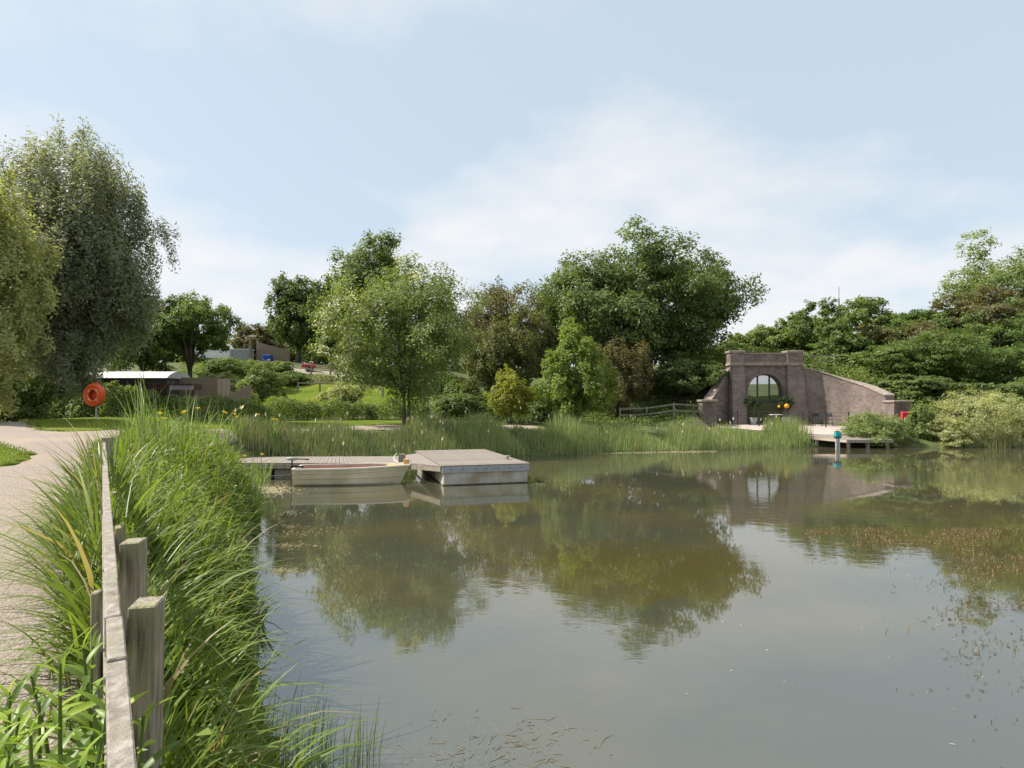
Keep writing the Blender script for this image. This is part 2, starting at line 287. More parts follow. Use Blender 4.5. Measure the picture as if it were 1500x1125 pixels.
# ---------------------------------------------------------------- foliage builders
m_leaf = leafmat('leaf'); m_reed = leafmat('reed', 0.3, 0.45); m_grass = leafmat('grass_blade', 0.42, 0.42, (1.3, 1.25, 0.5))
m_bark = mat('bark', (0.06, 0.05, 0.04), (0.14, 0.12, 0.095), 9, 0.95, 0.9, (1, 1, 0.25))
def crown_mesh(name, r, c, rad, lobes, nleaf, ls, c1, c2, shape='round', asp=0.55, droop=0.0, c3=None, f3=0.0, lobe_r=0.36, side3=None):
    """lumpy crown of leaf faces: lobes in an ellipsoid, clumps on lobes, leaves in clumps. Returns mesh and lobe centres."""
    c = np.array(c, float); rad = np.array(rad, float)
    i = np.arange(lobes)+0.5; ph = i*2.39996+r.uniform(0, 6); zc = 1-2*i/lobes; rr = np.sqrt(1-zc*zc)
    d = np.stack([rr*np.cos(ph), rr*np.sin(ph), zc], 1)+r.normal(size=(lobes, 3))*0.18
    fr = r.uniform(0.45, 0.84, lobes)
    if shape == 'cone': s = 1.08-0.62*np.clip((d[:, 2]+1)/2, 0, 1); d[:, :2] *= s[:, None]
    if shape == 'dome': d[:, 2] = np.where(d[:, 2] < 0, d[:, 2]*0.75, d[:, 2])
    lc = d*fr[:, None]; lr = lobe_r*r.uniform(0.72, 1.25, lobes)
    if shape == 'cone': lr *= (1.05-0.5*np.clip((d[:, 2]+1)/2, 0, 1))
    nsub = 26; ls_i = np.repeat(np.arange(lobes), nsub)
    sd = unit(r.normal(size=(lobes*nsub, 3))); sc_ = lc[ls_i]+sd*(lr[ls_i]*r.uniform(0.55, 1.08, lobes*nsub))[:, None]
    ins = np.linalg.norm(sc_, axis=1) > 0.35; sc_, ls_i, sd = sc_[ins], ls_i[ins], sd[ins]
    wgt = lr[ls_i]**2; k = r.choice(len(sc_), nleaf, p=wgt/wgt.sum())
    off = unit(r.normal(size=(nleaf, 3)))*(r.uniform(0, 1, nleaf)**0.6)[:, None]*(lr[ls_i[k]]*0.36)[:, None]
    if droop: off[:, 2] *= 1+droop*1.3; off[:, :2] *= 1-0.3*droop
    q = sc_[k]+off; Cw = c+q*rad
    if droop: Cw[:, 2] -= droop*0.10*rad[2]*r.uniform(0, 1, nleaf)**2*3
    outd = unit(sd[k]*0.7+q*0.5)*np.array([1, 1, 1.0])
    Nn = outd*0.75+np.array([0, 0, 0.55])+r.normal(size=(nleaf, 3))*0.55
    axis = None
    if droop: axis = np.tile(np.array([0, 0, -1.0]), (nleaf, 1))*droop*1.5+r.normal(size=(nleaf, 3))*0.5
    sz = ls*r.uniform(0.65, 1.35, nleaf)
    V, Q = leaf_geo(Cw, Nn, sz, sz*asp, r, axis)
    cl = r.uniform(0, 1, len(sc_)); tt = np.clip(0.55*cl[k]+0.45*r.uniform(0, 1, lobes)[ls_i[k]]+0.3*r.uniform(0, 1, nleaf)-0.15, 0, 1)
    colr = lerpc(c1, c2, tt)
    if c3 is not None:
        sel = r.uniform(0, 1, len(sc_))[k] < f3*(1 if side3 is None else np.clip(0.3+1.8*(q@np.array(side3)), 0, 2))
        sel &= r.uniform(0, 1, nleaf) < 0.75
        colr[sel] = np.asarray(c3)*r.uniform(0.8, 1.15, (sel.sum(), 1))
    return npmesh(name, V, Q, np.repeat(colr, 4, 0)), c+lc*rad
def trunk_mesh(r, base, H, r0, lobes, lean=(0, 0), n_limb=14, stems=1, start=0.25):
    mb = MB(); base = Vector(base)
    for s in range(stems):
        off = Vector((r.uniform(-1, 1), r.uniform(-1, 1), 0))*(0.9*r0*2 if stems > 1 else 0)
        top = base+Vector((lean[0], lean[1], H))+off*3; pts = []
        for k in range(7):
            t = k/6; p = (base+off).lerp(top, t)+Vector((math.sin(t*5+s*2)*0.04*H*t, math.cos(t*4+s)*0.03*H*t, 0)); pts.append(p-Vector((0, 0, 0.3 if k == 0 else 0)))
        rr = r0/(1 if stems == 1 else 1.5); mb.tube(pts, [rr*(1.25 if k == 0 else 1-0.13*k) for k in range(7)], 9)
        idx = r.choice(len(lobes), min(n_limb, len(lobes)), replace=False)
        for j in idx:
            e = Vector(lobes[j]); t = r.uniform(start, 0.9); f = t*6; a = int(f); s0 = pts[a].lerp(pts[min(a+1, 6)], f-a)
            if e.z < s0.z-0.2*H: s0 = pts[2]
            mid = s0.lerp(e, 0.5)+Vector((0, 0, 0.06*H)); rb = rr*(1-0.75*t)*0.75
            mb.tube([s0, s0.lerp(mid, 0.6), mid, mid.lerp(e, 0.6), e], [rb, rb*0.8, rb*0.62, rb*0.4, rb*0.15], 6)
            for q in range(3):
                e2 = e+Vector(r.normal(size=3))*0.09*H; mb.tube([mid.lerp(e, 0.4), e.lerp(e2, 0.5), e2], [rb*0.4, rb*0.25, rb*0.08], 4)
    return mb
def tree(name, label, px, top, base, wpx, D, c1, c2, nleaf, ls, lobes=22, cat='tree', zb=None, trunk=0.18, shape='round', low=0.2, group=None, depth=1.0, seed=1, stems=1, lean=(0, 0), **kw):
    r = np.random.default_rng(seed); x = Xp(px, D); z0 = gz(x, D) if zb is None else zb; z1 = Zp(top, D); H = z1-z0; rx = wpx/F*D/2
    root = empty(name, (x, D, z0), label, cat, group)
    cz0 = H*low; cc = (0, 0, (cz0+H)/2); rad = (rx, rx*depth, (H-cz0)/2)
    me, lob = crown_mesh('crown', r, cc, np.array(rad)*0.99, int(lobes*1.3), int(nleaf*1.6), ls*0.98, c1, c2, shape, **kw)
    link('crown', me, m_leaf, root)
    trunk_mesh(r, (0, 0, 0), H*0.72, trunk, lob, lean, stems=stems).build('trunk', m_bark, root, smooth=True)
    return root
G_OAK = ((0.044, 0.068, 0.022), (0.105, 0.145, 0.048)); G_MID = ((0.040, 0.070, 0.018), (0.105, 0.150, 0.042)); G_YEL = ((0.085, 0.125, 0.022), (0.175, 0.215, 0.045))
G_WIL = ((0.086, 0.104, 0.072), (0.195, 0.215, 0.155)); G_ASH = ((0.070, 0.105, 0.032), (0.150, 0.190, 0.065)); G_OLV = ((0.060, 0.060, 0.028), (0.120, 0.115, 0.052)); G_PAL = ((0.13, 0.155, 0.068), (0.27, 0.29, 0.14))
# ---------------------------------------------------------------- brick portal and walls
def brickmat(name, a, b_, mo):
    m = bpy.data.materials.new(name); m.use_nodes = True; t = m.node_tree; b = t.nodes['Principled BSDF']; b.inputs['Roughness'].default_value = 0.9; b.inputs['Specular IOR Level'].default_value = 0.15
    tc = t.nodes.new('ShaderNodeTexCoord'); sp = t.nodes.new('ShaderNodeSeparateXYZ'); t.links.new(tc.outputs['Object'], sp.inputs[0])
    su = t.nodes.new('ShaderNodeMath'); su.operation = 'SUBTRACT'; t.links.new(sp.outputs[0], su.inputs[0]); t.links.new(sp.outputs[1], su.inputs[1])
    cb = t.nodes.new('ShaderNodeCombineXYZ'); t.links.new(su.outputs[0], cb.inputs[0]); t.links.new(sp.outputs[2], cb.inputs[1])
    br = t.nodes.new('ShaderNodeTexBrick'); br.inputs['Scale'].default_value = 1; br.inputs['Brick Width'].default_value = 0.235; br.inputs['Row Height'].default_value = 0.078; br.inputs['Mortar Size'].default_value = 0.007
    br.inputs['Color1'].default_value = (*a, 1); br.inputs['Color2'].default_value = (*b_, 1); br.inputs['Mortar'].default_value = (*mo, 1); br.inputs['Bias'].default_value = 0
    t.links.new(cb.outputs[0], br.inputs['Vector'])
    n = t.nodes.new('ShaderNodeTexNoise'); n.inputs['Scale'].default_value = 0.9; n.inputs['Detail'].default_value = 8; n.inputs['Roughness'].default_value = 0.7; t.links.new(tc.outputs['Object'], n.inputs['Vector'])
    mr = t.nodes.new('ShaderNodeMapRange'); mr.inputs[1].default_value = 0.3; mr.inputs[2].default_value = 0.7; mr.inputs[3].default_value = 0.6; mr.inputs[4].default_value = 1.35; t.links.new(n.outputs['Fac'], mr.inputs[0])
    mu = t.nodes.new('ShaderNodeMix'); mu.data_type = 'RGBA'; mu.blend_type = 'MULTIPLY'; mu.inputs['Factor'].default_value = 1; t.links.new(br.outputs[0], mu.inputs['A']); t.links.new(mr.outputs[0], mu.inputs['B'])
    t.links.new(mu.outputs['Result'], b.inputs['Base Color'])
    bn = t.nodes.new('ShaderNodeBump'); bn.inputs['Strength'].default_value = 0.5; bn.inputs['Distance'].default_value = 0.008; bn.invert = True; t.links.new(br.outputs['Fac'], bn.inputs['Height']); t.links.new(bn.outputs[0], b.inputs['Normal'])
    return m
m_brick = brickmat('old_brown_brick', (0.225, 0.170, 0.148), (0.130, 0.106, 0.100), (0.27, 0.24, 0.215))
m_stone = mat('weathered_coping', (0.2, 0.16, 0.135), (0.36, 0.30, 0.25), 4, 0.9, 0.4)
m_dark = mat('dark_metal', (0.025, 0.027, 0.032), (0.04, 0.042, 0.048), 20, 0.45, 0, spec=0.5)
m_glass = bpy.data.materials.new('window_glass'); m_glass.use_nodes = True; t = m_glass.node_tree; b = t.nodes['Principled BSDF']; o_ = t.nodes['Material Output']
b.inputs['Base Color'].default_value = (0.02, 0.022, 0.02, 1); gl = t.nodes.new('ShaderNodeBsdfGlossy'); gl.inputs['Roughness'].default_value = 0.01; gl.inputs['Color'].default_value = (0.9, 0.92, 0.92, 1)
ms = t.nodes.new('ShaderNodeMixShader'); ms.inputs[0].default_value = 0.6; t.links.new(b.outputs[0], ms.inputs[1]); t.links.new(gl.outputs[0], ms.inputs[2]); t.links.new(ms.outputs[0], o_.inputs[0])
PX0, PX1, PY = 15.3, 20.36, 43.25; PZ0, PZT = 0.7, 6.0
root = empty('tunnel_portal', (17.85, PY, 0.95), 'brown brick tunnel portal with arched glazed doorway facing the pond', 'portal')
def rel(mb): mb.v = [(x-17.85, y-PY, z-0.95) for x, y, z in mb.v]; return mb
AX, AR, AZ = 17.86, 1.27, 3.25           # arch centre, half width, springing height
def atop(x): return AZ+1.27*math.sqrt(max(0, 1-((x-AX)/AR)**2))
mb = MB(); xs = [AX+AR*math.sin(-math.pi/2+math.pi*k/28) for k in range(29)]
mb.box(PX0+0.3, AX-AR, PY, PY+2.6, PZ0, 5.12); mb.box(AX+AR, PX1-0.3, PY, PY+2.6, PZ0, 5.12)
for a, c in zip(xs[:-1], xs[1:]):
    bI = len(mb.v); za, zc = atop(a), atop(c)
    mb.v += [(a, PY, za), (c, PY, zc), (c, PY, 5.12), (a, PY, 5.12), (a, PY+0.7, za), (c, PY+0.7, zc)]
    mb.f += [(bI, bI+1, bI+2, bI+3), (bI, bI+4, bI+5, bI+1)]
rel(mb).build('wall', m_brick, root)
mb = MB()                                 # ring of voussoirs proud of the wall
for k in range(25):
    a0, a1 = math.pi*k/25+0.008, math.pi*(k+1)/25-0.008
    for ri, ro in ((1.28, 1.52),):
        p = [(AX-ri*math.cos(a0), AZ+ri*math.sin(a0)), (AX-ri*math.cos(a1), AZ+ri*math.sin(a1)), (AX-ro*math.cos(a1), AZ+ro*math.sin(a1)), (AX-ro*math.cos(a0), AZ+ro*math.sin(a0))]
        v = rel(MB().hexa([(0, 0)]*4, 0, 0)); v.v = [(x-17.85, -0.05, z-0.95) for x, z in p]+[(x-17.85, 0.1, z-0.95) for x, z in p]
        v.build('arch_brick', m_brick, root)
mb = MB(); mb.box(PX0+0.9, PX1-0.98, PY-0.02, PY+0.5, 5.34, 5.93); rel(mb).build('parapet', m_brick, root)
mb = MB(); mb.box(PX0+0.9, PX1-0.98, PY-0.07, PY+0.55, 5.93, 6.02); rel(mb).build('parapet_coping', m_stone, root)
for x0, x1, b0, b1 in ((PX0, PX0+0.98, -0.12, 0.10), (PX1-1.06, PX1, -0.12, 0.34)):
    mb = MB(); mb.hexa([(x0+b0*0-0.08, PY-0.55), (x1+b1, PY-0.55), (x1+0.02, PY+0.6), (x0-0.08, PY+0.6)], PZ0, PZ0+0.01)
    mb.v = mb.v[:4]+[(x0, PY-0.22, 5.12), (x1, PY-0.22, 5.12), (x1, PY+0.6, 5.12), (x0, PY+0.6, 5.12)]; rel(mb).build('buttress', m_brick, root)
    mb = MB().box(x0, x1, PY-0.2, PY+0.6, 5.34, 6.0); rel(mb).build('pier', m_brick, root)
    mb = MB().box(x0-0.07, x1+0.07, PY-0.27, PY+0.67, 6.0, 6.16); rel(mb).build('pier_cap', m_stone, root, bevel=0.02)
mb = MB().box(PX0-0.08, PX1+0.08, PY-0.33, PY+0.62, 5.12, 5.23); mb.box(PX0-0.03, PX1+0.03, PY-0.27, PY+0.6, 5.23, 5.34); rel(mb).build('cornice', m_stone, root)
gy = PY+0.42
mb = MB(); bI = 0; mb.v = [(x, gy, 0.9) for x in xs]+[(x, gy, atop(x)) for x in xs]; mb.f = [(i, i+1, 29+i+1, 29+i) for i in range(28)]
pane = rel(mb).build('glazing', m_glass, root)
fr = [((AX-0.42, gy-0.05), 0.95, atop(AX-0.42)), ((AX+0.42, gy-0.05), 0.95, atop(AX+0.42)), ((AX-AR+0.04, gy-0.05), 0.95, AZ), ((AX+AR-0.04, gy-0.05), 0.95, AZ)]
for (x, y), z0, z1 in fr: rel(MB().box(x-0.035, x+0.035, y-0.03, y+0.04, z0, z1-0.02)).build('mullion', m_dark, root)
rel(MB().box(AX-AR+0.01, AX+AR-0.01, gy-0.12, gy+0.03, 2.52, 2.72)).build('transom', m_dark, root)
mb = MB(); mb.tube([(AX-(AR-0.03)*math.cos(math.pi*k/24), gy-0.04, AZ+(AR-0.03)*math.sin(math.pi*k/24)) for k in range(25)], 0.045, 6); rel(mb).build('arch_frame', m_dark, root)
for s in (-1, 1):
    d = rel(MB().box(AX+s*0.03, AX+s*0.40, gy-0.06, gy-0.02, 0.98, 1.08).box(AX+s*0.03, AX+s*0.40, gy-0.06, gy-0.02, 2.36, 2.46).box(AX+s*0.01, AX+s*0.07, gy-0.06, gy-0.02, 0.98, 2.46)).build('door', m_dark, root)
    rel(MB().box(AX+s*0.08, AX+s*0.10, gy-0.11, gy-0.07, 1.7, 2.1)).build('handle', m_dark, d).location = (0, 0, 0)
rel(MB().tube([(PX0-0.02, PY-0.62, 0.9), (PX0-0.02, PY-0.36, 5.05)], 0.05, 8)).build('downpipe', m_dark, root)
def wallrun(name, label, pts, tops, th, cat='wall', cope=True, base=0.3):
    """retaining wall along plan points pts (front face), thickness th to its left-hand normal"""
    x0, y0 = pts[0]; r_ = empty(name, (x0, y0, 0.9), label, cat)
    mb = MB(); cp = MB(); n = len(pts); nm = []
    for i in range(n):
        a, c = pts[max(i-1, 0)], pts[min(i+1, n-1)]; d = Vector((c[0]-a[0], c[1]-a[1])).normalized(); nm.append((-d.y, d.x))
    for i in range(n-1):
        q = [pts[i], pts[i+1], (pts[i+1][0]+nm[i+1][0]*th, pts[i+1][1]+nm[i+1][1]*th), (pts[i][0]+nm[i][0]*th, pts[i][1]+nm[i][1]*th)]
        t4 = [tops[i], tops[i+1], tops[i+1], tops[i]]; mb.hexa(q, base, t4)
        e = 0.06; q2 = [(pts[i][0]-nm[i][0]*e, pts[i][1]-nm[i][1]*e), (pts[i+1][0]-nm[i+1][0]*e, pts[i+1][1]-nm[i+1][1]*e), (pts[i+1][0]+nm[i+1][0]*(th+e), pts[i+1][1]+nm[i+1][1]*(th+e)), (pts[i][0]+nm[i][0]*(th+e), pts[i][1]+nm[i][1]*(th+e))]
        cp.hexa(q2, [z+0.002 for z in t4], [z+0.09 for z in t4])
    for b_ in (mb, cp): b_.v = [(x-x0, y-y0, z-0.9) for x, y, z in b_.v]
    mb.build('wall_face', m_brick, r_)
    if cope: cp.build('coping', m_stone, r_)
    return r_
wp = [(20.36, 43.3), (20.9, 43.22), (21.5, 43.0), (22.1, 42.65), (22.65, 42.2), (23.0, 41.7), (23.2, 41.1), (23.33, 40.4), (23.42, 39.5), (23.45, 38.6)]
wallrun('wing_wall', 'tall curved brown brick wing wall sloping down right of the portal', wp, [4.95, 4.85, 4.68, 4.42, 4.12, 3.9, 3.72, 3.52, 3.22, 2.92], 0.55)
wallrun('wing_wall', 'shaded brick wing wall stepping down left of the portal', [(13.75, 42.35), (14.3, 42.85), (14.8, 43.15), (15.25, 43.3)], [2.7, 3.3, 4.0, 4.8], 0.55)
def pier(name, label, x, y, wd, z0, z1):
    r_ = empty(name, (x, y, z0), label, 'brick pier')
    MB().box(-wd/2, wd/2, -wd/2, wd/2, -0.3, z1-z0).build('shaft', m_brick, r_)
    MB().hexa([(-wd/2-.08, -wd/2-.08), (wd/2+.08, -wd/2-.08), (wd/2+.08, wd/2+.08), (-wd/2-.08, wd/2+.08)], z1-z0+0.002, z1-z0+0.16).build('cap', m_stone, r_, bevel=0.03)
    return r_
pier('brick_pier', 'brick pier with flat cap at the end of the right wing wall', 23.95, 38.2, 1.0, 0.8, 2.5)
pier('brick_pier', 'low shaded brick pier left of the portal', 13.3, 41.9, 0.95, 0.9, 2.55)
wallrun('low_wall', 'low brick wall running right from the capped pier', [(24.48, 38.3), (26.5, 38.3), (28.6, 38.4)], [1.85, 1.85, 1.8], 0.35)
# ---------------------------------------------------------------- trees
tree('willow_tree', 'large grey-green willow with drooping foliage at far left', 98, 206, 600, 248, 29, *G_WIL, 90000, 0.19, 60, trunk=0.42, low=0.10, seed=3, droop=0.25, asp=0.34, lobe_r=0.30, depth=0.8)
tree('whitebeam_tree', 'pale sunlit tree cut off by the left edge, nearest on that side', -22, 235, 600, 165, 22, *G_PAL, 26000, 0.15, 26, trunk=0.22, low=0.10, seed=4, asp=0.5, depth=0.9)
tree('dark_tree', 'dark leafy tree low behind the big willow', 40, 430, 600, 190, 34, *G_OAK, 12000, 0.22, 18, trunk=0.2, low=0.02, seed=44)
tree('round_tree', 'round-headed green tree on bare trunk behind the white-roofed cabin', 277, 430, 560, 118, 47, *G_MID, 15000, 0.20, 18, trunk=0.22, low=0.34, seed=5, shape='dome')
tree('slim_tree', 'slim-trunked tree between the willow and the round-headed tree', 208, 445, 560, 95, 45, *G_MID, 10000, 0.20, 16, trunk=0.15, low=0.25, seed=6)
tree('slim_tree', 'leafy tree half hidden behind the right edge of the willow', 165, 455, 570, 90, 50, *G_MID, 7000, 0.22, 14, trunk=0.16, low=0.2, seed=61)
tree('far_tree', 'distant grey-green tree above the parked van', 374, 470, 520, 75, 82, *G_OLV, 6000, 0.34, 12, trunk=0.2, low=0.1, seed=7)
for px, top, wd, D, cc, sd, lb in ((60, 500, 150, 70, G_OAK, 80, 'dark backdrop tree low behind the willow'), (195, 492, 130, 74, G_MID, 81, 'backdrop tree behind the slim-trunked tree'), (262, 500, 110, 70, G_ASH, 82, 'light backdrop tree seen under the round-headed tree'), (320, 488, 90, 86, G_MID, 83, 'backdrop tree left of the parking'), (415, 484, 90, 88, G_OLV, 84, 'olive backdrop tree behind the board fence'), (480, 490, 120, 84, G_MID, 85, 'backdrop tree behind the red trailer'), (650, 480, 150, 72, G_OAK, 86, 'dark backdrop tree right of the silvery tree'), (790, 490, 130, 66, G_OAK, 87, 'dark backdrop tree behind the young pointed tree'), (1060, 505, 120, 62, G_OAK, 88, 'dark backdrop tree between the oak and the portal')):
    tree('backdrop_tree', lb, px, top, 560, wd, D, *cc, 6000, 0.34, 16, trunk=0.15, low=-0.05, seed=sd)
tree('dark_tree', 'dark oak behind the hillside board fence', 437, 403, 530, 95, 68, *G_OAK, 12000, 0.32, 18, trunk=0.3, low=0.12, seed=8)
tree('tall_tree', 'tall dark tree rising behind the silvery pondside tree', 553, 338, 530, 140, 58, *G_OAK, 20000, 0.28, 24, trunk=0.35, low=0.1, seed=9)
tree('tall_tree', 'dark tree filling the gap left of the tall dark one', 490, 400, 535, 90, 62, *G_OAK, 9000, 0.3, 16, trunk=0.25, low=0.1, seed=91)
tree('silver_tree', 'silvery green tree with pale flower sprays beside the jetty reeds', 597, 376, 625, 250, 30.5, *G_ASH, 34000, 0.155, 36, trunk=0.12, low=0.13, seed=10, stems=3, asp=0.4, c3=(0.36, 0.37, 0.32), f3=0.2, side3=(-0.9, 0, 0.15), lobe_r=0.30, depth=0.9)
tree('hawthorn_tree', 'brownish dark hawthorn between silvery tree and oak', 735, 416, 600, 170, 49, *G_OLV, 18000, 0.22, 24, trunk=0.22, low=0.04, seed=11, lobe_r=0.32)
tree('hawthorn_tree', 'olive hawthorn with bare twigs in front of the brownish one', 735, 458, 608, 115, 43, (0.05, 0.06, 0.022), (0.11, 0.125, 0.045), 13000, 0.18, 20, trunk=0.16, low=0.05, seed=12)
tree('yellow_shrub', 'small yellow-leaved shrub at the foot of the dark hawthorns', 748, 548, 612, 68, 35.5, (0.10, 0.122, 0.02), (0.185, 0.20, 0.034), 5000, 0.13, 14, cat='shrub', trunk=0.05, low=0.05, seed=13)
tree('young_tree', 'bright green young pointed tree in front of the big oak', 845, 458, 616, 138, 35, (0.072, 0.115, 0.024), (0.155, 0.205, 0.048), 20000, 0.15, 30, trunk=0.09, low=0.05, seed=14, shape='cone', lobe_r=0.30)
tree('oak_tree', 'broad dark green oak dominating the middle of the far bank', 948, 350, 600, 292, 49, (0.044, 0.070, 0.023), (0.110, 0.150, 0.050), 56000, 0.25, 40, trunk=0.5, low=0.08, seed=15, lobe_r=0.30, depth=0.75)
tree('dark_tree', 'dark tree showing at the upper left of the big oak', 822, 384, 590, 90, 58, *G_OAK, 9000, 0.28, 14, trunk=0.25, low=0.1, seed=16)
tree('brown_shrub', 'brown-tinged thicket under the left side of the oak', 905, 490, 605, 95, 43, (0.055, 0.055, 0.024), (0.115, 0.105, 0.046), 8000, 0.18, 16, cat='shrub', trunk=0.1, low=0.02, seed=17)
tree('dark_shrub', 'deep green thicket under the oak beside the portal', 1010, 520, 606, 110, 45, *G_OAK, 9000, 0.2, 16, cat='shrub', trunk=0.1, low=0.0, seed=18)
for px, top, wd, D, cc, sd, lb in ((1130, 474, 80, 66, G_ASH, 20, 'pale tree just above the portal parapet'), (1188, 444, 72, 62, G_MID, 21, 'green tree right above the portal fence'),
        (1090, 488, 60, 70, G_ASH, 22, 'pale distant tree between oak and portal'), (1268, 440, 110, 54, G_MID, 23, 'bushy tree at the left end of the right-hand wood'),
        (1345, 446, 110, 56, G_MID, 24, 'green tree in the middle of the right-hand wood'), (1430, 428, 130, 54, G_OLV, 25, 'olive-tinged tree in the right-hand wood'),
        (1478, 358, 140, 60, G_ASH, 26, 'tall airy tree rising at the right edge'), (1545, 420, 150, 52, G_MID, 33, 'tree cut by the right edge behind the shrubs')):
    tree('wood_tree', lb, px, top, 560, wd*1.3, D, *cc, 13000 if wd < 100 else 19000, 0.25, 22, trunk=0.2, low=0.05, seed=sd, lobe_r=0.28)
for px, top, wd, D, cc, sd, lb in ((1290, 500, 120, 48.5, G_MID, 27, 'low green thicket above the curved wing wall'), (1225, 520, 60, 50, G_ASH, 28, 'pale bush at the top of the wing wall'), (1390, 480, 150, 46, G_MID, 29, 'dense green thicket behind the low brick wall'),
        (1480, 500, 150, 45, G_MID, 30, 'dense green thicket at the right behind the pale willow bush'), (1335, 545, 90, 43, G_OAK, 31, 'dark bush right behind the capped pier'), (1420, 560, 120, 41.5, G_OAK, 32, 'dark bush behind the low brick wall'), (1310, 462, 120, 52, G_OLV, 70, 'olive crown in the wood above the wing wall end'), (1390, 452, 110, 54, G_OAK, 71, 'dark crown in the wood above the silver-green bush'), (1465, 455, 130, 49, G_MID, 72, 'broad crown in the wood below the tall airy tree'), (1240, 490, 80, 53, G_MID, 73, 'crown in the wood just right of the bank-top fence')):
    tree('thicket', lb, px, top, 600, wd*1.35, D, *cc, 13000, 0.19, 20, cat='bush', trunk=0.1, low=-0.05, seed=sd, lobe_r=0.27)
for px, top, wd, D, cc, sd, lb in ((1280, 603, 88, 35.3, G_ASH, 34, 'light green willow bush beside the right landing stage'), (1350, 596, 30, 35.6, G_ASH, 35, 'slender pale bush in front of the capped pier'), (1442, 563, 135, 35.6, G_PAL, 36, 'pale silver-green willow bush on the right bank'), (1385, 612, 70, 35.2, G_PAL, 37, 'low pale bush left of the silver-green willow bush'), (1520, 585, 90, 35.6, G_PAL, 38, 'pale bush cut by the right edge')):
    tree('willow_bush', lb, px, top, 655, wd*1.12, D, *cc, 9000, 0.125, 18, cat='bush', trunk=0.05, low=-0.04, seed=sd, asp=0.36, lobe_r=0.36, zb=0.05)
for px, top, wd, D, cc, sd, lb in ((385, 536, 75, 40, G_ASH, 40, 'light green bush below the hillside parking'), (155, 553, 80, 33, G_ASH, 41, 'light bush in front of the cabin windows'), (500, 560, 70, 40, G_PAL, 42, 'pale flowering bush left of the silvery tree'), (20, 545, 110, 27, G_OAK, 43, 'dark bush under the pale left tree'),
        (430, 545, 60, 50, G_MID, 45, 'green bush on the hillside below the red trailer'), (320, 545, 60, 46, G_PAL, 46, 'pale bush right of the cabin fence'), (675, 570, 80, 38, G_OAK, 47, 'dark bush right of the silvery tree trunk'), (335, 524, 70, 54, G_MID, 75, 'green bush below the parked van'), (405, 530, 60, 55, G_ASH, 76, 'light bush below the blue bin'), (240, 556, 80, 42, G_MID, 77, 'green bush behind the cabin roof'), (800, 585, 70, 38, G_OAK, 48, 'dark bush left of the young pointed tree')):
    tree('bush', lb, px, top, 600, wd, D, *cc, 6000, 0.15, 14, cat='bush', trunk=0.06, low=-0.05, seed=sd)
for x, y, h, sd in ((8, -26, 9, 50), (19, -24, 12, 51), (34, -27, 10, 52)):
    z0 = gz(x, y); r = np.random.default_rng(sd); rt = empty('tree_behind', (x, y, z0), 'tree on the near bank behind the viewer, %s' % {8: 'nearest the path', 19: 'tallest', 34: 'farthest right'}[x], 'tree')
    me, lob = crown_mesh('crown', r, (0, 0, h*0.58), (h*0.36, h*0.36, h*0.42), 18, 7000, 0.4, *G_MID); link('crown', me, m_leaf, rt); trunk_mesh(r, (0, 0, 0), h*0.7, 0.2, lob).build('trunk', m_bark, rt)
# hedge along the lawn
def leafmass(name, r, pts, hw, h, n, ls, c1, c2, lump=0.25):
    pts = np.array(pts, float); seg = np.hypot(*(pts[1:]-pts[:-1]).T); cum = np.append(0, seg.cumsum()); s = r.uniform(0, cum[-1], n)
    x, y = np.interp(s, cum, pts[:, 0]), np.interp(s, cum, pts[:, 1]); i = np.clip(np.searchsorted(cum, s)-1, 0, len(seg)-1); d = (pts[i+1]-pts[i])/seg[i][:, None]
    a = r.uniform(0, math.pi, n); lm = 1+lump*(np.sin(s*1.9)+np.sin(s*3.7+1)+np.sin(s*8.3+a*2)*0.6)/2; rr = r.uniform(0.72, 1.05, n)*lm
    off = np.cos(a)*hw*rr; hz = np.sin(a)**0.7*h*rr
    X, Y = x-d[:, 1]*off, y+d[:, 0]*off; Z = gza(X, Y)+hz
    nn = np.stack([-d[:, 1]*np.cos(a), d[:, 0]*np.cos(a), np.sin(a)+0.2], 1)+r.normal(size=(n, 3))*0.5
    sz = ls*r.uniform(0.6, 1.4, n); V, Q = leaf_geo(np.stack([X, Y, Z], 1), nn, sz, sz*0.55, r)
    tt = np.clip(0.5+0.3*np.sin(s*2.7)*np.sin(s*1.1+2)+r.normal(size=n)*0.22, 0, 1)
    return npmesh(name, V, Q, np.repeat(lerpc(c1, c2, tt), 4, 0))
r = np.random.default_rng(60)
hp = [(-22.5, 27.5), (-20, 27.2), (-17.4, 26), (-15.5, 27), (-14, 30), (-11.5, 33.4), (-8.6, 36.2), (-5, 37)]
tag(link('hedge', leafmass('hedge', r, hp, 0.95, 1.05, 30000, 0.11, (0.04, 0.065, 0.016), (0.125, 0.17, 0.042)), m_leaf), 'long low green hedge behind the narrow lawn strip', 'hedge')
tag(link('hedge', leafmass('hedge', r, [(-14.5, 52.5), (-10, 51), (-6, 48.6), (-3, 46)], 1.2, 1.5, 9000, 0.2, *G_MID), m_leaf), 'dark hedge along the top of the sunlit grass slope', 'hedge')
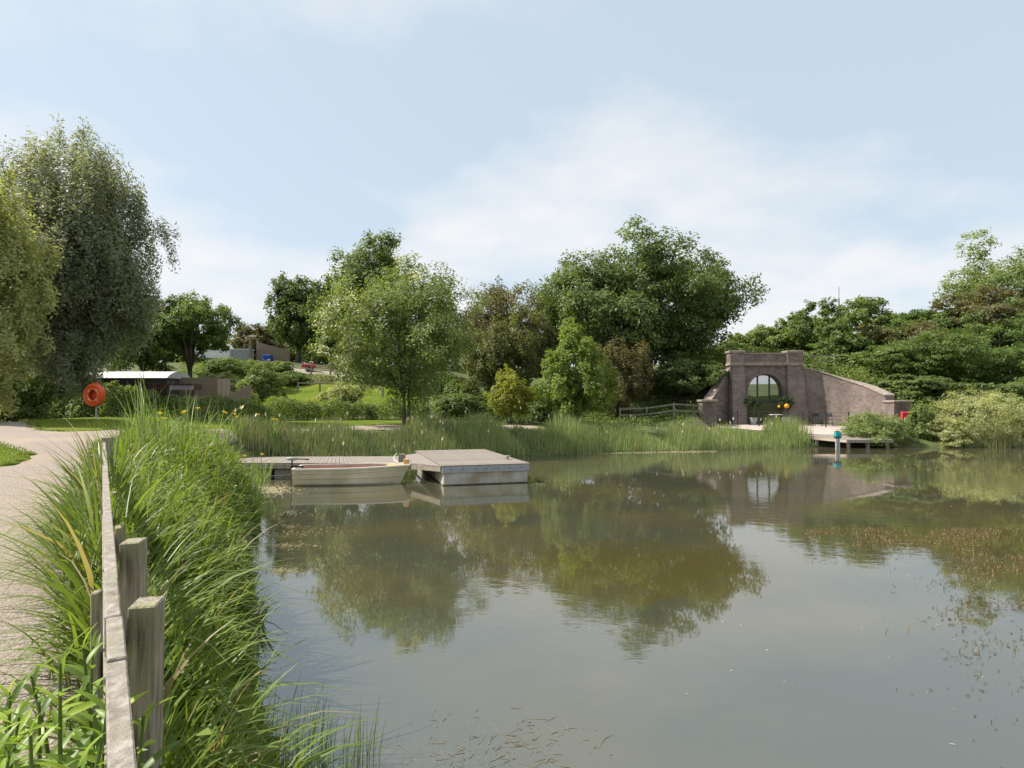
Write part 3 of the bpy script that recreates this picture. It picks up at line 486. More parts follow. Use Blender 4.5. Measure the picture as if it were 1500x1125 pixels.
# undergrowth: nettles, brambles and long grass on the slopes
def undergrowth(r, region, ncl, per, ls, hh, c1, c2, avoid=()):
    a = np.array(region, float); lo, hi = a.min(0), a.max(0); p = r.uniform(lo, hi, (ncl*6, 2)); p = p[sdpoly(p, a) < 0]
    for av in avoid: p = p[sdpoly(p, np.array(av, float)) > 0.5]
    p = p[:ncl]; k = np.repeat(np.arange(len(p)), per); rad = r.uniform(0.4, 1.15, len(p)); n = len(k)
    d = unit(r.normal(size=(n, 3))); d[:, 2] = abs(d[:, 2]); q = d*(rad[k]*r.uniform(0.6, 1.05, n))[:, None]
    X, Y = p[k, 0]+q[:, 0]*1.25, p[k, 1]+q[:, 1]*1.25; Z = gza(X, Y)+q[:, 2]*hh
    sz = ls*r.uniform(0.6, 1.4, n); V, Q = leaf_geo(np.stack([X, Y, Z], 1), d+np.array([0, 0, 0.4])+r.normal(size=(n, 3))*0.5, sz, sz*0.5, r)
    tt = np.clip(0.6*r.uniform(0, 1, len(p))[k]+0.4*r.uniform(0, 1, n), 0, 1)
    return V, Q, np.repeat(lerpc(c1, c2, tt), 4, 0)
HUT = [(-27.5, 35.2), (-17.8, 35.2), (-17.8, 41.5), (-27.5, 41.5)]
SL = [(-20, 43.5), (-14, 41.5), (-8, 41), (-6, 44), (-8, 50), (-13, 52), (-19, 50)]
RD = [(-22.5, 57), (-20, 56), (-15, 54.5), (-12, 57), (-16, 60), (-22.5, 60.5)]
parts = [undergrowth(r, [(-32, 29), (-20, 30), (-13, 33), (-8, 39), (-4, 40), (-3, 52), (-8, 60), (-32, 60)], 420, 90, 0.17, 0.8, (0.05, 0.075, 0.02), (0.14, 0.18, 0.055), (HUT, SL, RD)),
    undergrowth(r, [(-3, 35.5), (5, 36.5), (12, 40.5), (13, 43), (12, 49), (4, 52), (-3, 48)], 230, 90, 0.16, 0.75, (0.035, 0.055, 0.016), (0.10, 0.14, 0.04)),
    undergrowth(r, [(14.5, 46.4), (21, 45.2), (23.6, 43.2), (24.8, 39.2), (30, 39.6), (40, 42), (36, 52), (15, 52)], 300, 110, 0.19, 1.3, (0.05, 0.075, 0.02), (0.14, 0.18, 0.055)),
    undergrowth(r, SL, 90, 60, 0.1, 0.25, (0.10, 0.14, 0.025), (0.19, 0.225, 0.05))]
V = np.concatenate([p[0] for p in parts]); C = np.concatenate([p[2] for p in parts])
tag(link('undergrowth', npmesh('undergrowth', V, np.arange(len(V)).reshape(-1, 4), C), m_leaf), 'tangled nettles, brambles and long grass covering the slopes', 'undergrowth', kind='stuff')
# reed beds along the far bank
def reedbed(r, line, depth, n, h, c1, c2, wd=0.024, dead=0.2):
    pts = np.array(line, float); seg = np.hypot(*(pts[1:]-pts[:-1]).T); cum = np.append(0, seg.cumsum()); s = r.uniform(0, cum[-1], n)
    x, y = np.interp(s, cum, pts[:, 0]), np.interp(s, cum, pts[:, 1]); i = np.clip(np.searchsorted(cum, s)-1, 0, len(seg)-1); d = (pts[i+1]-pts[i])/seg[i][:, None]
    o = r.uniform(0, 1, n)*depth-0.25; X, Y = x-d[:, 1]*o, y+d[:, 0]*o; Z = np.maximum(gza(X, Y), -0.05)
    pat = 0.5+0.5*np.sin(s*0.9+o*0.8)*np.sin(s*2.3+1.3+o); hh = h*(0.5+0.35*pat+0.42*np.sin(s*0.43+2)*np.sin(s*1.37))*r.uniform(0.6, 1.25, n)
    V, Q = blade_geo(np.stack([X, Y, Z], 1), hh, np.full(n, wd)*r.uniform(0.6, 1.3, n), r.uniform(0, 6.28, n), r.uniform(0.02, 0.5, n)**1.5, 3, r, face=r.normal(size=n)*0.7)
    tt = np.clip(0.55*pat+0.5*r.uniform(0, 1, n), 0, 1); cc = lerpc(c1, c2, tt); de = r.uniform(0, 1, n) < dead; cc[de] = np.array((0.19, 0.165, 0.105))*r.uniform(0.7, 1.2, (de.sum(), 1))
    C8 = np.repeat(cc, 8, 0); m_ = r.choice(n, n//350, replace=False); hc = np.stack([X[m_], Y[m_], Z[m_]+h*r.uniform(.95, 1.25, len(m_))], 1)      # pale fluffy seed heads
    V2, Q2 = leaf_geo(hc, r.normal(size=(len(m_), 3))*.2+np.array([0, -1., 0]), .2, .075, r, np.tile(np.array([[0, 0, 3.]]), (len(m_), 1)))
    return npmesh('reeds', np.concatenate([V, V2]), np.concatenate([Q, Q2+len(V)]), np.concatenate([C8, np.tile(np.array([[.42, .36, .27]]), (len(V2), 1))]))
far_line = [(-3.4, 26.6), (0.6, 29.6), (5, 31), (10, 32.3), (15.7, 34.2), (17, 34.9)]
tag(link('reed_bed', reedbed(r, far_line, 2.4, 12000, 1.02, (0.080, 0.125, 0.035), (0.205, 0.26, 0.10)), m_reed), 'tall green reeds fringing the far bank right of the jetty', 'reeds', kind='stuff')
tag(link('reed_bed', reedbed(r, [(-9.9, 22.2), (-8, 23.4), (-5, 25.2), (-2, 27.6)], 1.8, 8000, 0.80, (0.07, 0.105, 0.04), (0.17, 0.205, 0.09)), m_reed), 'tall green reeds behind the jetty walkway', 'reeds', kind='stuff')
tag(link('reed_bed', reedbed(r, [(24.2, 34.5), (28, 34.4), (40, 34.6)], 0.7, 2000, 0.7, (0.075, 0.115, 0.035), (0.17, 0.20, 0.085), dead=0.3), m_reed), 'short sedge at the foot of the right-bank willow bushes', 'sedge', kind='stuff')
# ---------------------------------------------------------------- jetty
m_deck = mat('weathered_deck', (0.17, 0.145, 0.125), (0.32, 0.28, 0.245), 3, 0.85, 0.3, (1, 12, 1), lo=0.25, hi=0.75)
m_deck2 = mat('weathered_deck_crosswise', (0.17, 0.145, 0.125), (0.32, 0.28, 0.245), 3, 0.85, 0.3, (12, 1, 1), lo=0.25, hi=0.75)
m_float = mat('pontoon_side', (0.34, 0.33, 0.28), (0.47, 0.455, 0.40), 2.5, 0.7, 0.1, (1, 1, 0.4), c3=(0.30, 0.25, 0.17), scale3=1.6)
m_band = mat('grey_rubber_band', (0.25, 0.265, 0.275), (0.33, 0.34, 0.35), 5, 0.6)
m_wood = mat('grey_timber', (0.17, 0.145, 0.115), (0.33, 0.29, 0.235), 4, 0.85, 0.5, (6, 6, 0.6))
FL, FR = Vector((-2.09, 18.44)), Vector((0.53, 19.2)); u = (FR-FL).normalized(); v = Vector((-u.y, u.x)); Wf = (FR-FL).length; Lf = 6.1
jet = empty('floating_platform', (FL.x, FL.y, 0), 'wide floating timber platform with grey sides at the end of the jetty', 'platform', rz=math.atan2(u.y, u.x))
MB().box(0.03, Wf-0.03, 0.03, Lf-0.03, -0.25, 0.40).build('float_tank', m_float, jet, bevel=0.03)
for a in ((0, Wf, -0.02, 0.05), (0, Wf, Lf-0.05, Lf+0.02)): MB().box(a[0], a[1], a[2], a[3], 0.385, 0.572).build('side_band', m_band, jet)
for a in ((-0.02, 0.05), (Wf-0.05, Wf+0.02)): MB().box(a[0], a[1], 0.055, Lf-0.055, 0.385, 0.572).build('side_band', m_band, jet)
for k in range(7): MB().lathe([(0.0, -0.03), (0.018, -0.028), (0.02, -0.018)], (0.25+0.37*k, 0, 0.49), 8, 'y').build('bolt', m_dark, jet)
MB().box(0.022, Wf-0.022, 0.022, Lf-0.022, -0.1, 0.035).build('waterline_stain', mat('algae_stain', (0.06, 0.055, 0.03), (0.12, 0.10, 0.06), 6, 0.7), jet)
n = 42; pk0 = MB().box(-0.04, Wf+0.04, 0, Lf/n-0.014, 0, 0.035).build('plank', m_deck2, jet); me = pk0.data
for k in range(n):
    o = pk0 if k == 0 else link('plank', me, None, jet); o.location = (rng.normal()*0.008, k*Lf/n, 0.575+rng.uniform(0, 0.006))
MB().tube([(Wf-0.3, 1.4, 0.6), (Wf-0.3, 1.4, 0.70)], 0.035, 8).lathe([(0, .1), (.09, .1), (.09, .14), (0, .14)], (Wf-0.3, 1.4, 0.6), 10).build('cleat', m_band, jet)
wk = empty('jetty_walkway', (-9.6, 20.0, 0), 'weathered plank walkway behind the moored boat', 'jetty')
W0, W1 = Vector((-9.9, 20.0)), Vector((-3.3, 19.95)); B0, B1 = Vector((-9.9, 22.2)), Vector((-4.35, 22.5)); n = 46
def slabp(c, z0, z1, name, m, par, org): mb = MB().hexa([(p[0], p[1]) for p in c], z0, z1); mb.v = [(x-org[0], y-org[1], z-org[2]) for x, y, z in mb.v]; return mb.build(name, m, par)
og = (-9.6, 20.0, 0)
for k in range(n):
    a, c = k/n, (k+0.92)/n; j = rng.uniform(0, 0.006)
    slabp([W0.lerp(W1, a), W0.lerp(W1, c), B0.lerp(B1, c), B0.lerp(B1, a)], 0.50+j, 0.54+j, 'plank', m_deck, wk, og)
for k in range(9):
    a, c = k/9, (k+0.94)/9; e0, e1 = W1.lerp(B1, 0), W1.lerp(B1, 1); f0, f1 = FL+v*0.12, FL+v*4.9
    q0, q1, q2, q3 = Vector((-3.27, 19.95)).lerp(f0+u*-0.06, a), Vector((-3.27, 19.95)).lerp(f0+u*-0.06, c), Vector((-4.31, 22.5)).lerp(f1+u*-0.06, c), Vector((-4.31, 22.5)).lerp(f1+u*-0.06, a)
    slabp([q0, q1, q2, q3], [0.50+0.06*t for t in (a, c, c, a)], [0.54+0.06*t for t in (a, c, c, a)], 'ramp_plank', m_deck, wk, og)
for a, c, z0, z1 in (((-3.25, 19.92), (-2.14, 18.5), 0.38, 0.50),): 
    mb = MB().bar((a[0], a[1], 0.42), (c[0], c[1], 0.49), 0.05, 0.13); mb.v = [(x-og[0], y-og[1], z) for x, y, z in mb.v]; mb.build('fascia', m_wood, wk)
slabp([(-9.8, 19.96), (-3.3, 19.92), (-3.3, 19.98), (-9.8, 20.02)], 0.36, 0.496, 'fascia', m_wood, wk, og)
m_gf = mat('grey_green_float', (0.20, 0.215, 0.19), (0.30, 0.31, 0.28), 3, 0.6, 0.1, c3=(0.24, 0.20, 0.15))
for x0, x1 in ((-9.5, -7.9), (-7.8, -6.0), (-5.9, -4.2)): slabp([(x0, 20.1), (x1, 20.1), (x1, 21.9), (x0, 21.9)], -0.2, 0.355, 'float_tank', m_gf, wk, og).modifiers.new('b', 'BEVEL').width = 0.05
mb = MB().tube([(-9.3+0.2*k-og[0], 19.93-og[1], 0.12+0.18*((k-7)/7)**2) for k in range(15)], 0.014, 6); mb.build('mooring_rope', m_dark, wk)
slabp([(-3.75, 20.3), (-3.55, 20.3), (-3.55, 20.5), (-3.75, 20.5)], 0.2, 0.80, 'mooring_post', m_wood, wk, og)
# ---------------------------------------------------------------- boat
m_hull = mat('cream_hull', (0.60, 0.55, 0.40), (0.68, 0.63, 0.48), 1.5, 0.45, 0.05, c3=(0.50, 0.44, 0.29), scale3=1.0)
m_rim = mat('white_gunwale', (0.66, 0.62, 0.54), (0.74, 0.70, 0.62), 3, 0.5); m_inner = mat('red_brown_interior', (0.27, 0.125, 0.09), (0.36, 0.18, 0.13), 3, 0.6)
m_vwood = mat('varnished_wood', (0.46, 0.27, 0.12), (0.60, 0.38, 0.18), 5, 0.5, 0.1, (1, 6, 6)); m_black = mat('black_plastic', (0.02, 0.02, 0.022), (0.035, 0.035, 0.038), 10, 0.4)
bt = empty('rowing_boat', (-6.62, 18.95, 0), 'small cream boat moored in front of the walkway', 'boat', rz=0.105)
LB = 3.42; ns = 15
def bsec(t):
    bw = 0.70*(1-max(0, (t-0.5)/0.5)**2.4*0.80); zg = 0.51+0.05*t*t; kb = 0.43*(1-max(0, (t-0.55)/0.45)**2*0.75); rake = 0.0
    return [(bw, zg), (bw*0.985, zg-0.14), (bw*0.95, zg-0.15), (bw*0.93, 0.22), (bw*0.89, 0.20), (bw*0.86, 0.06), (kb, -0.10), (0, -0.13)]
mb = MB(); k8 = 15
for i in range(ns):
    t = i/(ns-1); s_ = bsec(t); row = [(-b_, z) for b_, z in s_[:-1]]+[(0, s_[-1][1])]+[(b_, z) for b_, z in s_[-2::-1]]
    for b_, z in row: mb.v.append((t*(LB-0.34)+0.34*max(0, (z+0.13)/0.68)*t**6, b_, z))
for i in range(ns-1):
    for j in range(k8-1): mb.f.append((i*k8+j, (i+1)*k8+j, (i+1)*k8+j+1, i*k8+j+1))
mb.f.append(tuple(range(k8))); mb.f.append(tuple((ns-1)*k8+j for j in range(k8))); hull = mb.build('hull', m_hull, bt)
g = [[], []]
for i in range(ns):
    t = i/(ns-1); bw, zg = bsec(t)[0]; x = t*(LB-0.34)+0.34*max(0, (zg+0.13)/0.68)*t**6
    g[0].append((x, -bw, zg)); g[1].append((x, bw, zg))
for s_ in g:
    mb = MB()
    for a, c in zip(s_[:-1], s_[1:]): mb.bar(a, Vector(c)+(Vector(c)-Vector(a))*0.02, 0.075, 0.045)
    mb.build('gunwale', m_rim, bt)
MB().bar((0.0, -0.6, 0.505), (0.0, 0.6, 0.505), 0.07, 0.05).build('transom_rail', m_rim, bt)
mb = MB(); rows = [(t/10*0.74*LB, bsec(t/10*0.84)[0][0]*0.90) for t in range(11)]
for (x0, b0), (x1, b1) in zip(rows[:-1], rows[1:]):
    i = len(mb.v); mb.v += [(x0+.03, -b0, .50), (x1+.03, -b1, .50), (x1+.03, -b1*.8, .14), (x0+.03, -b0*.8, .14), (x0+.03, b0, .50), (x1+.03, b1, .50), (x1+.03, b1*.8, .14), (x0+.03, b0*.8, .14)]
    mb.f += [(i, i+1, i+2, i+3), (i+4, i+5, i+6, i+7), (i+3, i+2, i+6, i+7)]
mb.build('liner', m_inner, bt)
for x in (0.75, 1.75): MB().box(x, x+0.28, -0.54, 0.54, 0.34, 0.375).build('seat', m_inner, bt)
bd = MB(); q = [(2.72, -0.47), (3.1, -0.32), (3.36, -0.15), (3.36, 0.15), (3.1, 0.32), (2.72, 0.47)]; bd.hexa(q, 0.525, 0.56); bd.build('bow_deck', m_vwood, bt)
MB().box(3.24, 3.40, -0.09, 0.09, 0.563, 0.74).build('bow_post', m_vwood, bt, bevel=0.015)
MB().tube([(2.95, 0.1, 0.58), (3.05, 0.3, 0.6), (2.9, 0.5, 0.66), (2.85, 1.0, 0.72), (2.9, 1.5, 0.8)], 0.012, 6).build('mooring_rope', m_rim, bt)
mo = empty('outboard_motor', (-6.70, 18.72, 0.55), 'small black electric outboard clamped to the boat stern', 'outboard motor')
MB().lathe([(0, .30), (.10, .29), (.13, .25), (.12, .21), (.04, .19), (0, .19)], (0, 0, 0), 14).build('motor_head', m_band, mo, smooth=True).scale = (1.4, 0.8, 1)
MB().tube([(0, 0, 0.2), (0, 0, -0.75)], 0.022, 8).build('shaft', m_black, mo)
MB().tube([(0.05, 0, 0.24), (0.3, 0.03, 0.23), (0.5, 0.05, 0.22)], [0.02, 0.017, 0.024], 8).build('tiller', m_black, mo)
MB().box(-0.04, 0.12, -0.06, 0.06, -0.12, 0.04).box(0.05, 0.34, -0.03, 0.03, -0.01, 0.03).build('clamp', m_black, mo, bevel=0.01)
# ---------------------------------------------------------------- lifebuoy station
m_or = mat('orange_plastic', (0.62, 0.075, 0.022), (0.70, 0.10, 0.03), 3, 0.45); m_or2 = mat('orange_lifebuoy', (0.72, 0.13, 0.03), (0.78, 0.17, 0.045), 3, 0.5); m_or3 = mat('deep_orange_recess', (0.45, 0.045, 0.018), (0.52, 0.06, 0.02), 3, 0.5)
m_bandc = mat('pale_tape', (0.62, 0.42, 0.33), (0.7, 0.5, 0.4), 6, 0.5); m_post = mat('galvanised', (0.36, 0.37, 0.37), (0.46, 0.47, 0.47), 6, 0.5, metal=0.3); m_white = mat('white_paint', (0.72, 0.72, 0.70), (0.8, 0.8, 0.78), 4, 0.5)
D = 23.0; lx = Xp(140, D); lz = gz(lx, D); hz = Zp(579, D)
ls_ = empty('lifebuoy_station', (lx, D, lz), 'round orange lifebuoy housing on a thin grey post by the hedge', 'lifebuoy stand', rz=R(-12))
MB().tube([(-0.06, 0.06, -0.2), (0.0, 0.06, hz-lz+0.1)], 0.032, 8).build('post', m_post, ls_)
hh = hz-lz; rot8 = [(0.405, -0.16), (0.425, -0.13), (0.425, 0.02), (0.40, 0.05), (0.0, 0.05)]
hs = MB().lathe([(0.30, -0.13), (0.36, -0.17)]+rot8, (0, 0, hh), 16, 'y').build('housing', m_or, ls_); MB().lathe([(0.30, -0.128), (0.29, -0.01), (0, -0.01)], (0, 0, hh), 24, 'y').build('recess', m_or3, hs)
MB().box(-0.08, 0.08, -0.06, 0.06, hh+0.42, hh+0.47).build('top_lug', m_or, ls_)
lb = empty('lifebuoy', (lx, D-0.06, hz), 'orange lifebuoy ring with pale bands inside the round housing', 'lifebuoy', rz=R(-12))
MB().lathe([(0.24+0.05*math.cos(a), -0.06+0.05*math.sin(a)) for a in [2*math.pi*k/10 for k in range(11)]], (0, 0, 0), 28, 'y').build('ring', m_or2, lb, smooth=True)
for k in range(4):
    a0 = math.pi/4+k*math.pi/2; MB().tube([(0.24*math.cos(a0+e), -0.06, 0.24*math.sin(a0+e)) for e in (-.09, 0, .09)], 0.054, 10).build('band', m_bandc, lb)
# ---------------------------------------------------------------- cabin and its surroundings
m_clad = mat('dark_cladding', (0.050, 0.046, 0.044), (0.085, 0.078, 0.072), 3, 0.8, 0.2, (8, 8, 0.5)); m_roof = mat('pale_roof', (0.42, 0.42, 0.41), (0.58, 0.58, 0.57), 2, 0.6, 0.1, (1, 0.3, 1), c3=(0.36, 0.37, 0.33), scale3=0.8)
m_fence = mat('brown_boards', (0.20, 0.155, 0.115), (0.32, 0.255, 0.19), 5, 0.85, 0.3, (9, 9, 0.7)); m_tan = mat('tan_panel', (0.42, 0.34, 0.27), (0.5, 0.42, 0.34), 3, 0.8)
m_maroon = mat('maroon_paint', (0.085, 0.04, 0.04), (0.13, 0.065, 0.065), 4, 0.6); m_lilac = mat('lilac_cloth', (0.33, 0.27, 0.36), (0.42, 0.36, 0.45), 4, 0.8)
hx0, hx1, hy0, hy1, hb = -27.2, -20.9, 37.2, 39.8, 1.7
hut = empty('cabin', ((hx0+hx1)/2, hy0, hb), 'dark railway-style cabin with pale curved roof beyond the hedge', 'cabin'); hw = (hx1-hx0)/2
MB().box(-hw, hw, 0, 2.6, 0, 2.32).build('wall', m_clad, hut)
mb = MB(); pr = [(-0.15+2.9*k/12, 2.30+0.46*math.sin(math.pi*k/12)**0.75) for k in range(13)]
for xx in (-hw-0.1, hw+0.1): mb.v += [(xx, y, z) for y, z in pr]
mb.f = [(k, k+1, 13+k+1, 13+k) for k in range(12)]+[tuple(range(13)), tuple(range(25, 12, -1)), (0, 13, 25, 12)]; mb.build('roof', m_roof, hut)
for x in (-1.6, 0.3, 1.05):
    wn_ = MB().box(x-0.22, x+0.22, -0.03, 0.02, 0.35, 1.95).build('window', m_dark, hut); MB().box(x-0.17, x+0.17, -0.045, -0.032, 0.42, 1.88).build('pane', m_glass, wn_)
MB().lathe([(0, -.1), (.09, -.1), (.09, 0), (0, 0)], (1.75, 0, 1.85), 10, 'y').build('wall_lamp', m_white, hut)
pg = empty('pergola', (-20.0, 36.2, 1.75), 'low maroon pergola canopy beside the cabin', 'pergola')
MB().box(-1.6, 1.5, -0.5, 0.5, 1.52, 1.80).build('canopy', m_maroon, pg)
for x in (-1.5, 1.4): MB().box(x-.05, x+.05, -0.45, -0.35, -0.3, 1.52).build('post', m_maroon, pg)
MB().box(-1.6, 1.5, -0.56, 0.56, 1.80, 1.86).build('trim', m_maroon, pg); MB().box(0.1, 1.5, -0.53, -0.505, 1.50, 1.76).build('cloth', m_lilac, pg)
def boardfence(name, label, a, c, h0, h1, n, m=None, z=None, cat='fence'):
    (xa, ya), (xc, yc) = a, c; za, zc = (gz(xa, ya), gz(xc, yc)) if z is None else z; rt = empty(name, (xa, ya, za), label, cat); Lw = math.hypot(xc-xa, yc-ya); wd = Lw/n*0.94
    rt.rotation_euler = (0, 0, math.atan2(yc-ya, xc-xa))
    for k in range(n):
        x = Lw*k/n; t = k/max(1, n-1); zb = (zc-za)*t; MB().box(x, x+wd, -0.02, 0.02, zb-0.2, zb+h0+(h1-h0)*t+rng.uniform(-.015, .015)).build('board', m or m_fence, rt)
    MB().bar((0, 0.05, h0*0.8), (Lw, 0.05, zc-za+h1*0.8), 0.05, 0.09).build('rail', m or m_fence, rt)
    return rt
boardfence('board_fence', 'brown board fence right of the dark cabin', (-20.9, 38.6), (-18.5, 38.6), 2.1, 2.1, 12)
boardfence('board_fence', 'tan screen panel standing behind the pergola', (-18.4, 38.4), (-17.6, 38.4), 2.0, 2.0, 3, m_tan)
boardfence('board_fence', 'low brown board fence in front of the pergola end', (-18.9, 35.4), (-17.0, 35.2), 1.15, 1.15, 10)
boardfence('board_fence', 'sloping brown board fence climbing right from the cabin', (-16.9, 35.0), (-15.6, 36.8), 1.0, 1.75, 9)
boardfence('board_fence', 'tall brown board fence beside the hillside parking', (-26.0, 62.5), (-23.0, 63.6), 2.2, 1.5, 18, z=(Zp(533, 62.5), Zp(534, 63.6)))
def postrail(name, label, pts, h, zs=None, rails=2, sp=1.9):
    pts = [Vector(p) for p in pts]; x0, y0 = pts[0]; z0 = gz(x0, y0) if zs is None else zs[0]; rt = empty(name, (x0, y0, z0), label, 'fence'); prev = None
    tot = sum((b_-a).length for a, b_ in zip(pts[:-1], pts[1:])); n = max(2, round(tot/sp)); 
    for k in range(n+1):
        d = tot*k/n; i = 0
        while i < len(pts)-2 and d > (pts[i+1]-pts[i]).length: d -= (pts[i+1]-pts[i]).length; i += 1
        p = pts[i].lerp(pts[i+1], min(1, d/(pts[i+1]-pts[i]).length)); z = gz(p.x, p.y) if zs is None else zs[0]+(zs[1]-zs[0])*k/n; c = Vector((p.x-x0, p.y-y0, z-z0))
        MB().box(c.x-.055, c.x+.055, c.y-.055, c.y+.055, c.z-.3, c.z+h).build('post', m_wood, rt)
        if prev is not None:
            for q in range(rails): f = h*(0.9-0.42*q); MB().bar(prev+Vector((0, -.075, f)), c+Vector((0, -.075, f)), 0.035, 0.10).build('rail', m_wood, rt)
        prev = c
    return rt
postrail('rail_fence', 'post-and-rail fence under the oak left of the portal', [(7.3, 41.5), (9.5, 41.8), (12.9, 41.9)], 1.0)
postrail('rail_fence', 'short post-and-rail fence on the bank above the portal', [(21.2, 47.5), (25.5, 48.5)], 1.0, (5.25, 5.3))
postrail('rail_fence', 'low post-and-rail fence crossing the sunlit grass slope', [(-16.2, 46.5), (-12.8, 46.2), (-9.5, 45.2)], 0.8, rails=1)
postrail('rail_fence', 'post-and-rail fence edging the hillside parking track', [(-22, 57), (-17.5, 55.6), (-12.5, 54.4)], 1.0)
# parked things on the hill
m_red = mat('red_paint', (0.50, 0.03, 0.045), (0.58, 0.05, 0.06), 3, 0.5); m_blue = mat('blue_plastic', (0.02, 0.06, 0.38), (0.03, 0.08, 0.45), 3, 0.5); m_tyre = mat('tyre', (0.02, 0.02, 0.02)); m_grey = mat('grey_mesh', (0.26, 0.26, 0.27), (0.34, 0.34, 0.35), 8, 0.6)
def zroad(x, y): return gz(x, y)+0.05
def wheel(par, x, y, r_=0.3):
    w_ = MB().lathe([(0, -.1), (r_*.6, -.1), (r_, -.08), (r_, .08), (r_*.6, .1), (0, .1)], (x, y, r_), 14, 'y').build('wheel', m_tyre, par); MB().lathe([(0, -.115), (r_*.55, -.11), (r_*.55, -.1)], (x, y, r_), 10, 'y').build('rim', m_post, w_)
tr = empty('trailer', (-19.0, 57.6, zroad(-19.0, 57.6)), 'small red trailer parked on the hillside track', 'trailer')
MB().hexa([(-.6, -.45), (.5, -.45), (.5, .45), (-.6, .45)], .32, [.68, .76, .76, .68]).build('body', m_red, tr, bevel=.03); MB().box(.5, 1.1, -.04, .04, .34, .4).build('drawbar', m_red, tr); wheel(tr, 0, -.53, .22); wheel(tr, 0, .53, .22)
vx, vy = -29.3, 61.5; vn = empty('van', (vx, vy, Zp(531, vy)), 'white van parked at the left end of the hillside track', 'van', rz=R(20))
prof = [(-2.2, .35), (2.2, .35), (2.25, .9), (1.6, 1.05), (1.05, 1.75), (-2.1, 1.85), (-2.25, 1.2)]; mb = MB(); n = len(prof)
mb.v = [(x, -.85, z) for x, z in prof]+[(x, .85, z) for x, z in prof]; mb.f = [tuple(range(n)), tuple(range(2*n-1, n-1, -1))]+[(i, (i+1) % n, n+(i+1) % n, n+i) for i in range(n)]; mb.build('body', m_white, vn, bevel=.05)
for x0, x1 in ((-1.9, -.9), (-.8, .1), (.2, 1.0)): MB().box(x0, x1, -.885, -.86, 1.15, 1.6).build('window', m_glass, vn)
for x in (-1.4, 1.4):
    for y in (-.8, .8): wheel(vn, x, y)
ct = empty('storage_cage', (-26.9, 61.4, Zp(531, 61.4)), 'grey slatted bin store between van and board fence', 'bin store')
MB().box(-1.0, 0.9, -.5, .5, 0, 1.25).build('box', m_grey, ct)
for k in range(6): MB().box(-1.02, .92, -.53, -.502, .06+.2*k, .2+.2*k).build('slat', m_band, ct)
MB().box(-1.06, .96, -.56, .56, 1.25, 1.32).build('lid', m_white, ct)
bb = empty('wheeled_bin', (-24.6, 61.9, Zp(532, 61.9)), 'blue wheeled bin in front of the tall board fence', 'bin')
MB().hexa([(-.4, -.35), (.4, -.35), (.4, .35), (-.4, .35)], .1, .72).build('body', m_blue, bb, bevel=.03); MB().box(-.43, .43, -.38, .38, .722, .8).build('lid', m_blue, bb, bevel=.03); wheel(bb, -.28, -.3, .1); wheel(bb, .28, -.3, .1)
lp = empty('lamp_post', (-25.95, 60.9, Zp(533, 60.9)), 'short timber lamp post at the left end of the tall board fence', 'lamp post')
MB().box(-.1, .1, -.1, .1, -.2, 2.7).build('post', m_fence, lp); MB().box(-.08, .55, -.1, .1, 2.7, 2.82).build('lamp_head', m_white, lp)
hs_ = empty('house', (-38.5, 78, 6.0), 'distant house with pinkish gable glimpsed through trees', 'house'); m_pk = mat('pink_brick', (0.30, 0.22, 0.19), (0.38, 0.29, 0.25), 3, 0.8); m_tile = mat('roof_tile', (0.16, 0.12, 0.10), (0.24, 0.18, 0.15), 6, 0.8)
MB().box(-3, 3, 0, 6, -1.5, 1.6).build('wall', m_pk, hs_); mb = MB(); mb.v = [(-3.2, -.2, 1.6), (3.2, -.2, 1.6), (0, -.2, 3.6), (-3.2, 6.2, 1.6), (3.2, 6.2, 1.6), (0, 6.2, 3.6)]; mb.f = [(0, 1, 2), (5, 4, 3), (0, 2, 5, 3), (1, 4, 5, 2), (0, 3, 4, 1)]; mb.build('roof', m_tile, hs_)
wf = MB().box(-.6, .6, -.06, -.01, .2, 1.3).build('window', m_white, hs_); MB().box(-.5, .5, -.075, -.062, .3, 1.2).build('pane', m_glass, wf)
ms_ = empty('radio_mast', (Xp(1229, 110), 110, 8), 'thin dark mast on the skyline above the wood', 'mast'); MB().tube([(0, 0, -1), (0, 0, 13.2)], .10, 6).build('pole', m_dark, ms_); MB().tube([(0, 0, 13.2), (0, 0, 15.2)], .045, 5).build('tip', m_dark, ms_); MB().box(-.3, .3, -.3, .3, 10.6, 11.4).build('antenna', m_dark, ms_)
# ---------------------------------------------------------------- terrace furniture and right landing stage
def tz(x, y): return gz(x, y)+0.04
def chair(label, x, y, rz):
    c = empty('chair', (x, y, tz(x, y)), label, 'chair', 'dark metal terrace chairs', rz)
    MB().box(-.22, .22, -.22, .22, .43, .46).build('seat', m_dark, c); MB().box(-.22, .22, .19, .22, .62, .84).build('backrest', m_dark, c)
    for sx in (-1, 1):
        MB().tube([(sx*.21, -.21, 0), (sx*.21, -.2, .66)], .014, 6).build('leg', m_dark, c); MB().tube([(sx*.21, .24, 0), (sx*.21, .2, .85)], .014, 6).build('leg', m_dark, c)
        MB().box(sx*.21-.02, sx*.21+.02, -.22, .21, .65, .675).build('armrest', m_dark, c)
chair('dark metal chair nearest the portal buttress', 20.05, 42.0, R(70)); chair('middle one of the three dark metal chairs by the wing wall', 20.8, 41.9, R(0)); chair('dark metal chair farthest right by the wing wall', 21.45, 41.8, R(-60))
tb = empty('table', (18.05, 42.1, tz(18.05, 42.1)), 'small white-topped table in front of the glazed doors', 'table'); MB().box(-.36, .36, -.3, .3, .72, .76).build('table_top', m_white, tb)
for sx in (-1, 1):
    for sy in (-1, 1): MB().tube([(sx*.28, sy*.22, 0), (sx*.28, sy*.22, .72)], .018, 6).build('leg', m_dark, tb)
